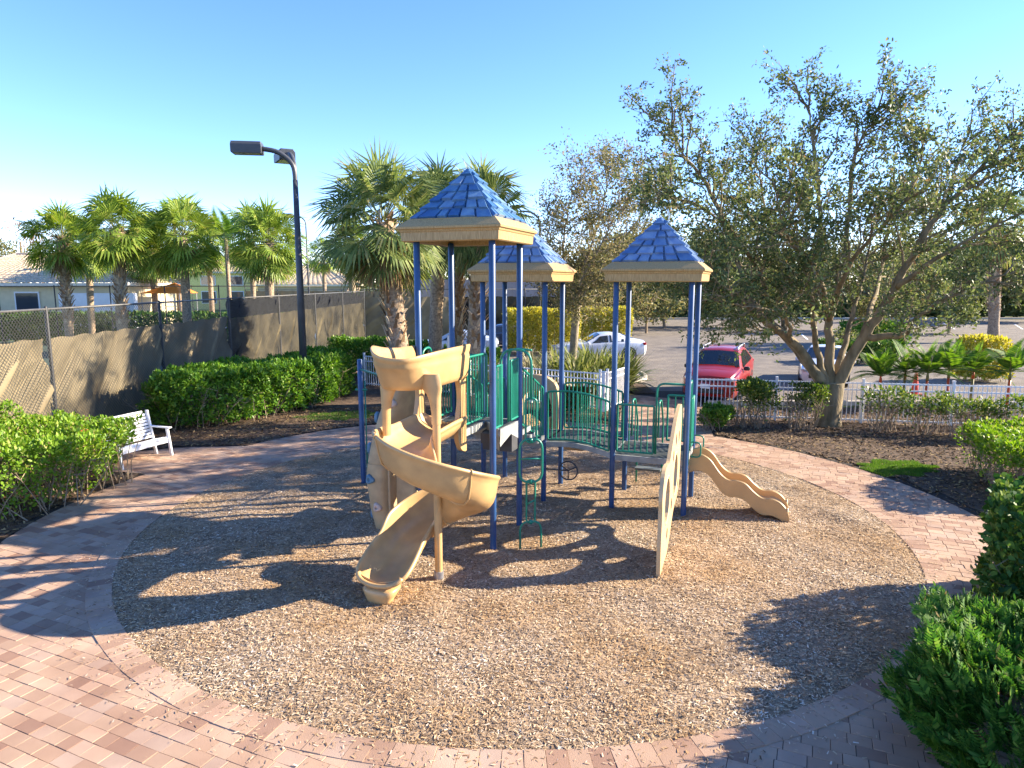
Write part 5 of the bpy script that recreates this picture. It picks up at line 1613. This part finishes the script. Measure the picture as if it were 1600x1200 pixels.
hedge("flowering_hedge", "bright green boxy hedge dotted with orange flowers in front of the bench", [(-11.4, 10.3), (-8.2, 10.5), (-7.6, 11.6), (-7.45, 13.4), (-8.3, 14.2), (-11.6, 14.2)], 1.26, 26000, (.05, .10), bright_leaf, 3, 260, flowers=16, bare=.55, under=.45)
hedge("flowering_hedge", "taller leafy shrub at the left edge beside the flowering hedge", [(-11.6, 12.2), (-10.2, 12.1), (-10.0, 13.6), (-11.5, 13.8)], 1.52, 6500, (.05, .10), bright_leaf, 5, 60, bare=.3, flowers=5)
hedge("long_hedge", "long glossy green hedge along the tennis fence beyond the bench", [(-9.25, 17.45), (-7.5, 19.0), (-6.2, 21.1), (-5.6, 24.2), (-7.0, 25.2), (-8.5, 22.0), (-10.3, 18.6)], 1.52, 30000, (.08, .17), hedge_leaf, 7, 160, bare=.2, wr=(.34, .46), under=.2, clump=.12, bump=.2)
hedge("low_shrub", "dark leafy shrub at the foot of the palms left of the first tower", [(-5.3, 27.2), (-3.6, 26.6), (-3.4, 28.4), (-5.2, 28.8)], 1.55, 7000, (.09, .16), hedge_leaf, 8, 40, cat="shrub")
hedge("low_shrub", "leafy shrub filling the corner behind the left white picket fence", [(-7.6, 28.4), (-5.4, 27.6), (-5.2, 29.2), (-7.4, 30)], 1.6, 7000, (.09, .16), hedge_leaf, 28, 40, cat="shrub")
hedge("low_shrub", "leafy ground shrub between the palm trunks", [(-3.0, 27.2), (-.6, 26.2), (-.4, 28.2), (-2.8, 29.0)], 1.25, 8000, (.10, .2), hedge_leaf, 18, 30, cat="shrub", wr=(.2, .3), updir=1.2)
hedge("trimmed_hedge", "flat topped light green hedge at the right edge above leggy stems", [(8.75, 11.9), (11.6, 11.4), (12.5, 14.1), (9.75, 14.6)], 1.07, 17000, (.05, .10), bright_leaf, 9, 220, bare=1.15, under=.15, inner=.2)
hedge("round_leaf_shrub", "dark shrub with round glossy leaves at the right edge behind the ferny bush", [(5.75, 6.3), (7.2, 5.4), (8.5, 6.2), (8.6, 7.9), (7.4, 8.7), (6.2, 8.6), (5.5, 7.5)], 1.45, 17000, (.07, .12), clusia_leaf, 10, 60, cat="shrub", bare=.1, shape='obovate', wr=(.6, .75), low=.05, under=-.2, inner=.22, clump=.09, updir=.8, bump=.2)
hedge("yellow_hedge", "sunlit yellow green hedge behind the curved lamp post", [(-.4, 38), (3.6, 37.4), (3.9, 39.2), (-.2, 39.9)], 2.45, 12000, (.10, .18), yellow_leaf, 11, 20, bare=.1)
hedge("yellow_hedge", "yellow green hedge past the white sedan", [(4.4, 43), (7.6, 43), (7.6, 44.6), (4.4, 44.6)], 2.3, 6000, (.12, .22), yellow_leaf, 12, 12, bare=.1)
hedge("low_shrub", "small round dark green shrub in the bed before the red vehicle", [(4.95, 17.95), (5.7, 17.75), (6.1, 18.3), (5.8, 18.9), (5.1, 18.8)], .62, 4200, (.05, .09), hedge_leaf, 13, 30, cat="shrub", bare=.1, bump=.16)
leggy = island_mat("leggy_shrub_leaves", [(0, (0.035, 0.075, 0.014)), (0.5, (0.075, 0.14, 0.022)), (1, (0.22, 0.25, 0.05))], rough=0.45, trans=0.35)
GL = "leggy shrubs along the white fence"
LL = ["leggy shrub with bright leaf tufts hiding the front of the red vehicle", "leggy shrub with bare stems left of the oak trunk", "thin leggy shrub just right of the oak trunk", "leggy shrub below the cone", "thin shrub with a few leaves below the middle young palm", "leggy shrub by the fence post left of the trimmed hedge"]
for i, (x, y, r, h, n) in enumerate(((6.65, 18.55, .55, 1.25, 2300), (7.9, 18.3, .5, 1.15, 1300), (10.0, 18.1, .5, 1.1, 700), (11.0, 17.75, .55, 1.0, 800), (11.7, 17.3, .5, .9, 700), (12.4, 17.1, .5, 1.05, 800))):
    hedge("leggy_shrub", LL[i], [(x + r * 1.2 * math.cos(a), y + r * .8 * math.sin(a)) for a in np.linspace(0, 2 * math.pi, 9, endpoint=False)], h, n, (.06, .11), leggy, 60 + i, 34, cat="shrub", bare=1.0, group=GL, low=.25, bump=.5, inner=.5)

# ferny bush near the camera: upright sprays with paired leaflets
fern_leaf = island_mat("ferny_leaves", [(0, (0.026, 0.09, 0.014)), (0.5, (0.062, 0.17, 0.024)), (0.82, (0.12, 0.25, 0.036)), (0.97, (0.18, 0.28, 0.055)), (1, (0.30, 0.22, 0.08))], rough=0.6, trans=0.25)
def ferny_bush(label, centre, rx, ry, h, n, seed):
    rs_ = np.random.default_rng(seed); t = thing("ferny_bush", label, "shrub", (*centre, 0))
    k = n * 4
    u = unit(rs_.normal(size=(k, 3))); u = u[u[:, 2] > -.6][:n]; n = len(u)
    lump = 1 + .10 * np.sin(u[:, 0] * 7 + 1) * np.sin(u[:, 1] * 6) + .07 * np.sin(u[:, 2] * 9 + u[:, 0] * 5)
    dep = rs_.uniform(.74, 1.0, n) ** .7
    sq = np.array([rx, ry, h * .60])
    p = np.sign(u) * np.abs(u) ** .86 * sq * (lump * dep)[:, None] + np.array([centre[0], centre[1], h * .40])
    p[:, 2] = np.maximum(p[:, 2], .06)
    ax = unit(u * .9 + np.array([0, 0, .75]) + rs_.normal(0, .28, (n, 3)))
    L_ = rs_.uniform(.13, .24, n)
    V6 = []
    side = unit(np.cross(ax, u + rs_.normal(0, .3, (n, 3)))); nor = unit(np.cross(side, ax))
    m = 9
    for j in range(m):
        f = (j + .6) / m
        c = p + ax * (L_ * f)[:, None] - nor * (L_ * .22 * f * f)[:, None]
        ll = L_ * .42 * math.sin(math.pi * (.16 + .78 * f))
        for sg in (-1, 1):
            d = unit(side * sg + ax * .75 + nor * .18)
            V6.append(leaf_quads(rs_, c, d, ll, ll * .30, fold=.2, normal=nor))
    V6.append(leaf_quads(rs_, p + ax * L_[:, None] * .92, ax, L_ * .3, L_ * .09, normal=nor))
    arr_mesh("foliage", np.concatenate(V6), 6, fern_leaf, t)
    mb = MB(); r2 = random.Random(seed)
    for k in range(90):
        a = r2.uniform(0, 6.28); q = r2.uniform(0, .35); b_ = V(centre[0] + rx * q * math.cos(a), centre[1] + ry * q * math.sin(a)); e = Vector(p[r2.randrange(n)])
        mb.tube([b_, b_.lerp(e, .5) + UP * .1, e], [.014, .010, .004], 4, caps=False)
    mb.build("stems", twig_m, t)
    return t
ferny_bush("large dark ferny bush at the bottom right corner beside the brick edging", (5.08, 4.7), 1.62, 1.85, 1.02, 8200, 5)

# strappy clumps
strap = island_mat("strap_leaves", [(0, (0.06, 0.085, 0.02)), (0.5, (0.14, 0.18, 0.045)), (0.85, (0.27, 0.29, 0.09)), (1, (0.42, 0.40, 0.20))], rough=0.5, trans=0.3)
pale_strap = island_mat("pale_strap_leaves", [(0, (0.16, 0.16, 0.07)), (0.6, (0.34, 0.31, 0.16)), (1, (0.48, 0.45, 0.30))], rough=0.5, trans=0.3)
def strappy(label, x, y, h, n, mat, seed, group):
    rs_ = np.random.default_rng(seed); t = thing("strappy_plant", label, "plant", (x, y, 0), group)
    a = rs_.uniform(0, 6.28, n); el = rs_.uniform(.45, 1.45, n); L_ = h * rs_.uniform(.7, 1.2, n); w = rs_.uniform(.018, .034, n) * h
    d = np.stack([np.cos(a) * np.cos(el), np.sin(a) * np.cos(el), np.sin(el)], 1); s = np.stack([-np.sin(a), np.cos(a), 0 * a], 1)
    p = np.array([x, y, .02]) + np.stack([np.cos(a), np.sin(a), 0 * a], 1) * rs_.uniform(0, .2, n)[:, None] * h
    prev = p; segs = []; ww = w
    for k in range(4):
        nx = prev + d * (L_ / 4)[:, None]; w2 = w * (1, .95, .7, .08)[k] if k else w
        w2 = w * [1.0, .9, .6, .05][k]
        segs.append(np.stack([prev - s * ww[:, None], prev + s * ww[:, None], nx + s * w2[:, None], nx - s * w2[:, None]], 1)); prev = nx; ww = w2
        d = unit(d - np.array([0, 0, .28]))
    arr_mesh("leaves", np.concatenate(segs), 4, mat, t)
    m = MB(); m.lathe((x, y, -.02), [(.10 * h, 0), (.09 * h, .12 * h), (.04 * h, .2 * h)], 10); m.build("root_crown", twig_m, t)
    return t
GS = "strappy plants in the bed behind the bridge"
SPt = [(835, 545, 27.5, 1.1, pale_strap), (872, 548, 25.5, 1.25, strap), (903, 552, 24.6, 1.35, strap), (930, 552, 24.9, 1.3, strap), (955, 550, 25.4, 1.3, strap), (975, 555, 26, 1.2, strap), (890, 575, 23.4, .8, strap), (945, 580, 23.3, .8, strap), (925, 535, 27.2, 1.25, strap), (850, 560, 25.5, .9, pale_strap), (745, 540, 25.3, 1.1, strap), (722, 545, 24.6, 1.0, strap)]
SL = ["pale strappy plant between the second tower posts by the lamp post", "strappy plant at the foot of the sparse oak", "broad strappy plant just right of the sparse oak trunk", "tall strappy plant in front of the white sedan door", "strappy plant in front of the white sedan rear wheel", "last strappy plant before the concrete kerb", "low strappy plant directly behind the white fence left part", "low strappy plant directly behind the white fence near its gate", "strappy plant rising against the side of the white sedan", "small pale strappy plant behind the yellow flowers", "strappy plant below the booted palm trunks", "strappy plant beside the smooth palm trunk"]
for i, (px, py, dp_, h, mt) in enumerate(SPt):
    q = at_depth(px, py, dp_); strappy(SL[i], q.x, dp_, h * 1.3, 190, mt, 70 + i, GS)
yf = island_mat("yellow_flowers", [(0, (0.5, 0.36, 0.03)), (1, (0.7, 0.52, 0.08))], rough=.6)
hedge("flower_border", "low border of yellow flowers behind the white fence", [(.2, 23.6), (1.9, 22.7), (2.2, 23.4), (.4, 24.4)], .5, 2600, (.05, .09), yf, 14, 10, cat="flowers", low=.05, bare=0)
hedge("low_shrub", "dark red and green shrub inside the white fence behind the bridge rail", [(.9, 20.6), (2.3, 19.9), (2.5, 20.6), (1.1, 21.3)], .85, 4200, (.06, .11), island_mat("croton_leaves", [(0, (0.02, 0.06, 0.012)), (0.75, (0.05, 0.12, 0.02)), (0.88, (0.22, 0.03, 0.02)), (1, (0.3, 0.06, 0.03))], rough=.4, trans=.25), 15, 20, cat="shrub", bare=.1)

# ------------------------------------------------------------------ buildings and far background
stucco = P("cream_stucco", (0.62, 0.52, 0.33), 0.9, 0.06, 3, 0.2, 60)
white_st = P("white_stucco", (0.75, 0.74, 0.74), 0.9, 0.05, 3)
pink_st = P("pink_stucco", (0.47, 0.37, 0.30), 0.9, 0.08, 2)
tile_m = P("roof_tile", (0.58, 0.46, 0.31), 0.8, 0.2, 7, tint=(0.34, 0.25, 0.16))
win_m = glass_mat("window_glass", (0.05, 0.06, 0.07))
def tile_slope(m, a, b, c, d, nu):
    """roof face from eave a-b up to ridge d-c with round tile columns."""
    a, b, c, d = map(Vector, (a, b, c, d)); nrm = (b - a).cross(d - a).normalized()
    if nrm.z < 0: nrm = -nrm
    n = nu * 4; rows2 = []
    nr_ = 14
    for j in range(nr_ + 1):
        for s in ((0, .0), (1, .03)) if j < nr_ else ((0, 0),):
            t = (j + (s[0] * .93)) / nr_
            row = []
            for k in range(n + 1):
                u = k / n; lo = a.lerp(b, u); hi = d.lerp(c, u)
                row.append(lo.lerp(hi, min(1, t)) + nrm * (.05 * abs(math.sin(math.pi * nu * u)) + (0.03 if s[0] == 0 else 0)))
            rows2.append(row)
    m.sweep(rows2, closed_ring=False, caps=False)
def hip_house(name, label, x0, x1, y0, y1, eave, ridge, wall_mat, wins, nu=24, cat="building", over=.5, white_box=None):
    t = thing(name, label, cat, ((x0 + x1) / 2, y0, 0))
    m = MB(); m.box(((x0 + x1) / 2, (y0 + y1) / 2, eave / 2), (x1 - x0, y1 - y0, eave)); w = m.build("wall", wall_mat, t)
    X0, X1, Y0, Y1 = x0 - over, x1 + over, y0 - over, y1 + over; hw = (Y1 - Y0) / 2
    r0, r1 = V(X0 + hw, (Y0 + Y1) / 2, ridge), V(max(X0 + hw + .5, X1 - hw), (Y0 + Y1) / 2, ridge)
    m = MB(); e = eave + .05
    tile_slope(m, (X0, Y0, e), (X1, Y0, e), r1, r0, nu); tile_slope(m, (X1, Y0, e), (X1, Y1, e), r1, r1, max(4, nu // 2)); tile_slope(m, (X0, Y1, e), (X0, Y0, e), r0, r0, max(4, nu // 2)); tile_slope(m, (X1, Y1, e), (X0, Y1, e), r0, r1, nu)
    rf = m.build("roof", tile_m, t)
    m = MB()
    for a, b in ((V(X0, Y0, e + .04), r0 + UP * .05), (V(X1, Y0, e + .04), r1 + UP * .05), (r0 + UP * .05, r1 + UP * .05)): m.tube([a, b], .10, 6)
    m.build("ridge_tiles", P("ridge_tile", (0.52, 0.40, 0.30), .8), rf)
    m = MB(); m.box(((X0 + X1) / 2, (Y0 + Y1) / 2, e - .10), (X1 - X0 + .06, Y1 - Y0 + .06, .24)); m.build("fascia", P("fascia_cream", (0.70, 0.62, 0.50), .8), t)
    for (xa, xb, za, zb) in wins:
        m = MB(); m.box(((xa + xb) / 2, y0 - .03, (za + zb) / 2), (xb - xa + .2, .1, zb - za + .2)); fr = m.build("window", white_st, t)
        m = MB(); m.box(((xa + xb) / 2, y0 - .075, (za + zb) / 2), (xb - xa, .05, zb - za)); m.build("pane", win_m, fr)
    return t
h1 = hip_house("tile_roof_house", "cream clubhouse with a hipped tan tile roof behind the left palms", -42.5, -28.2, 50, 58, 3.85, 6.1, stucco, [(-36, -34.4, 1.6, 3.2)], 30)
m = MB(); m.box((-29.9, 49.7, 1.6), (5.4, .5, 3.2)); m.build("garage_wall", white_st, h1)
m = MB()
for q in (V(-38.6, 51.6, 5.45), V(-34.6, 51.7, 5.5)): m.lathe(q, [(.10, -.3), (.10, .12), (.2, .14), (.2, .22), (0, .26)], 10)
m.build("roof_vent", P("vent_dark", (0.05, 0.045, 0.04), .6), h1)
hip_house("tile_roof_house", "yellow two storey house across the far lawn", -47, -37, 100, 110, 5.4, 8.2, P("yellow_stucco", (0.68, 0.58, 0.22), .9), [(-45, -43, 1, 2.6), (-41, -39, 1, 2.6), (-45, -43, 3.6, 4.8), (-41, -39, 3.6, 4.8)], 20)
hip_house("tile_roof_house", "low pale house with dark windows seen under the broad palm", -34, -22, 92, 100, 3.6, 6.2, pink_st, [(-32, -30.6, .8, 2.6), (-29, -27.6, .8, 2.6), (-26, -24.6, .8, 2.6)], 18)
hip_house("tile_roof_house", "pinkish house seen through the right side of the oak crown", 48, 78, 84, 96, 5.2, 8.4, pink_st, [(50, 52.5, 1.2, 3.4), (55, 57, 1.2, 3.4), (60, 63, 1.2, 3.4), (66, 69, 1.2, 3.4), (72, 74, 1.2, 3.4)], 40)
hip_house("tile_roof_house", "low pale building with white framed windows behind the big oak", 17, 42, 92, 104, 4.2, 7.4, pink_st, [(20 + 4.4 * k, 22.4 + 4.4 * k, 1.0, 3.0) for k in range(5)], 36)
m = MB(); m.box((-1.2, 58, 2.1), (14, .25, 4.2))
for k in range(6): m.box((-8 + 2.72 * k, 57.85, 2.15), (.14, .14, 4.3))
tag(m.build("screen_wall", P("pink_screen", (0.42, 0.32, 0.29), .9, .1, 1)), "pale pinkish screened wall behind the second tower", "wall")
sheet("lawn_ground", [(-60, 62), (-20, 62), (-20, 92), (-60, 100)], -0.02, P("sunny_lawn", (0.13, 0.22, 0.03), .95, .25, .5))
tp = thing("canopy_tarp", "orange peaked tarp beyond the court fence below the broad palm", "tarp", (-26, 52, 0))
m = MB(); m.add([(-27.6, 51, 3.15), (-24.6, 51, 3.15), (-25.6, 52.4, 3.95), (-27.6, 54, 3.15), (-24.6, 54, 3.15)], [(0, 1, 2), (1, 4, 2), (4, 3, 2), (3, 0, 2)]); m.build("tarp_roof", P("orange_tarp", (0.68, 0.20, 0.03), .7), tp)
for p in ((-27.5, 51.1), (-24.7, 51.1), (-27.5, 53.9), (-24.7, 53.9)):
    m = MB(); m.tube([V(*p), V(*p, 3.2)], .03, 8); m.build("pole", steel, tp)
# far tree masses: each tree its own crown and trunk
far_leaf = island_mat("far_leaves", [(0, (0.045, 0.07, 0.022)), (0.5, (0.10, 0.135, 0.04)), (1, (0.20, 0.21, 0.07))], rough=.6, trans=.3)
olive_leaf = island_mat("olive_far_leaves", [(0, (0.08, 0.09, 0.035)), (0.5, (0.16, 0.165, 0.06)), (1, (0.27, 0.23, 0.09))], rough=.6, trans=.3)
brown_leaf = island_mat("brown_far_leaves", [(0, (0.13, 0.075, 0.035)), (1, (0.30, 0.17, 0.08))], rough=.7, trans=.3)
def far_tree(label, x, y, h, r, n, mat, seed, group="trees along the skyline", lf=(.25, .5), base_z=.22, name="background_tree"):
    rs_ = np.random.default_rng(seed); t = thing(name, label, "tree", (x, y, 0), group)
    nb = 16; cs = []; m = MB()
    m.tube([V(x, y), V(x, y, h * .3), V(x, y, h * .7)], [.022 * h, .018 * h, .008 * h], 8)
    for k in range(nb):
        u = unit(rs_.normal(size=3)); z = h * (base_z + (1 - base_z) * .5) + u[2] * h * (1 - base_z) * .38
        c = np.array([x + u[0] * r * .68, y + u[1] * r * .68, z]); cs.append((c, r * rs_.uniform(.28, .48)))
        m.tube([V(x, y, h * .25), V(x, y, h * .25).lerp(Vector(c), .6), Vector(c)], [.008 * h, .005 * h, .002 * h], 5, caps=False)
    m.build("trunk", twig_m, t)
    ps = []
    for c, q in cs:
        u = unit(rs_.normal(size=(n // nb, 3))); rad_ = rs_.uniform(.35, 1.05, (n // nb, 1)); ps.append(c + u * rad_ * q * np.array([1, 1, .8]))
    p = np.concatenate(ps); p = p[p[:, 2] > .3]
    ln = rs_.uniform(*lf, len(p))
    arr_mesh("crown", leaf_quads(rs_, p, rs_.normal(size=p.shape), ln, ln * .5), 6, mat, t)
    return t
FT = [("dense tree at the far edge of the lot right behind the third roof", 1075, 88, 9.5, 7, far_leaf), ("tall far tree behind the left limb of the big oak", 1135, 95, 11, 8, olive_leaf), ("far tree behind the oak trunk fork", 1230, 86, 8.0, 7, far_leaf), ("round far tree right of the oak trunk", 1345, 82, 8.5, 7, olive_leaf), ("far tree beside the palm right of the oak", 1450, 84, 8.5, 7, far_leaf), ("tall far tree near the right edge", 1570, 80, 10, 7, far_leaf), ("far tree cut by the right edge", 1640, 70, 10.5, 6, olive_leaf),
      ("olive far tree left of the third roof", 985, 70, 8.5, 5.5, olive_leaf), ("low olive tree behind the sparse oak", 930, 62, 6.5, 4.5, olive_leaf), ("dark low tree behind the third tower posts", 1040, 60, 6.2, 4.2, far_leaf)]
for i, (lb_, px, dp_, h, r, mt) in enumerate(FT):
    q = at_depth(px, 440, dp_); far_tree(lb_, q.x, dp_, h, r, 5200, mt, 100 + i, lf=(.28, .6))
FL = [("bare brown tree at the far left behind the tile roof", 38, 72, 11.6, 3.8, brown_leaf, 1500), ("grey green tree at the left picture edge above the roof", -10, 66, 8.5, 3.2, olive_leaf, 2600), ("low far tree under the pale trunked palm", 250, 115, 7, 7, far_leaf, 3000), ("low far tree behind the feather palm", 350, 110, 7.5, 8, far_leaf, 3000), ("low far tree left of the lamp post", 430, 112, 7, 8, olive_leaf, 3000), ("low far tree right of the lamp post", 520, 105, 6.8, 7, far_leaf, 3000), ("low far tree behind the big shaggy palm", 600, 100, 7.5, 7, olive_leaf, 3000), ("low far tree behind the highest tower", 690, 95, 7.5, 7, far_leaf, 3000), ("low far tree behind the pinkish wall", 790, 90, 8, 7, olive_leaf, 3500), ("low far tree between the middle roof and sparse oak", 870, 88, 8, 7, olive_leaf, 3500)]
for i, (lb_, px, dp_, h, r, mt, n) in enumerate(FL):
    q = at_depth(px, 440, dp_); far_tree(lb_, q.x, dp_, h, r, n, mt, 130 + i, lf=(.3, .7) if dp_ > 90 else (.16, .36))
hedge("boundary_hedge", "long dark hedge along the far side of the parking lot", [(14, 77), (90, 77), (90, 80), (14, 80)], 1.9, 16000, (.35, .7), far_leaf, 16, 10, bare=0, inner=.8, bump=.5)
hedge("island_hedge", "clipped hedge on the lot island behind the oak trunk", [(20.6, 41), (23.8, 40.6), (24, 43.2), (20.8, 43.6)], 1.5, 7000, (.10, .2), hedge_leaf, 17, 20, bare=0)
hedge("island_hedge", "dark low hedge left of the clipped island hedge", [(15.5, 33.4), (19.0, 33.0), (19.2, 35), (15.8, 35.4)], 1.0, 6000, (.10, .18), clusia_leaf, 19, 20, bare=0)
hedge("island_hedge", "yellow green shrub at the right edge of the lot", [(18.3, 27.2), (20.0, 27), (20.2, 28.4), (18.4, 28.6)], 1.7, 4200, (.10, .2), yellow_leaf, 20, 20, bare=0)
hedge("court_hedge", "dark clipped hedge inside the tennis courts in front of the clubhouse", [(-34, 44.5), (-14, 44.5), (-14, 46), (-34, 46)], 1.9, 14000, (.16, .3), clusia_leaf, 23, 20, bare=0, inner=.4)
q = at_depth(1415, 500, 42); far_tree("small lot tree with its trunk right of the oak", q.x, 42, 6.5, 2.8, 3000, oak_leaf, 160, lf=(.12, .24), base_z=.42)

LT = [("low leafy lot tree whose crown fills the gap below the third roof", 1012, 54, 5.2, 3.4, olive_leaf), ("leafy lot tree behind the red vehicle roof under the oak limb", 1165, 60, 5.6, 4.0, far_leaf), ("leafy lot tree seen just right of the oak fork", 1385, 56, 6.2, 3.6, olive_leaf), ("leafy lot tree between the small lot tree and the thick trunked palm", 1490, 54, 5.8, 3.4, far_leaf)]
for i, (lb_, px, dp_, h, r, mt) in enumerate(LT):
    q = at_depth(px, 440, dp_); far_tree(lb_, q.x, dp_, h, r, 4200, mt, 180 + i, group="trees on the parking lot islands", lf=(.16, .34), base_z=.14)
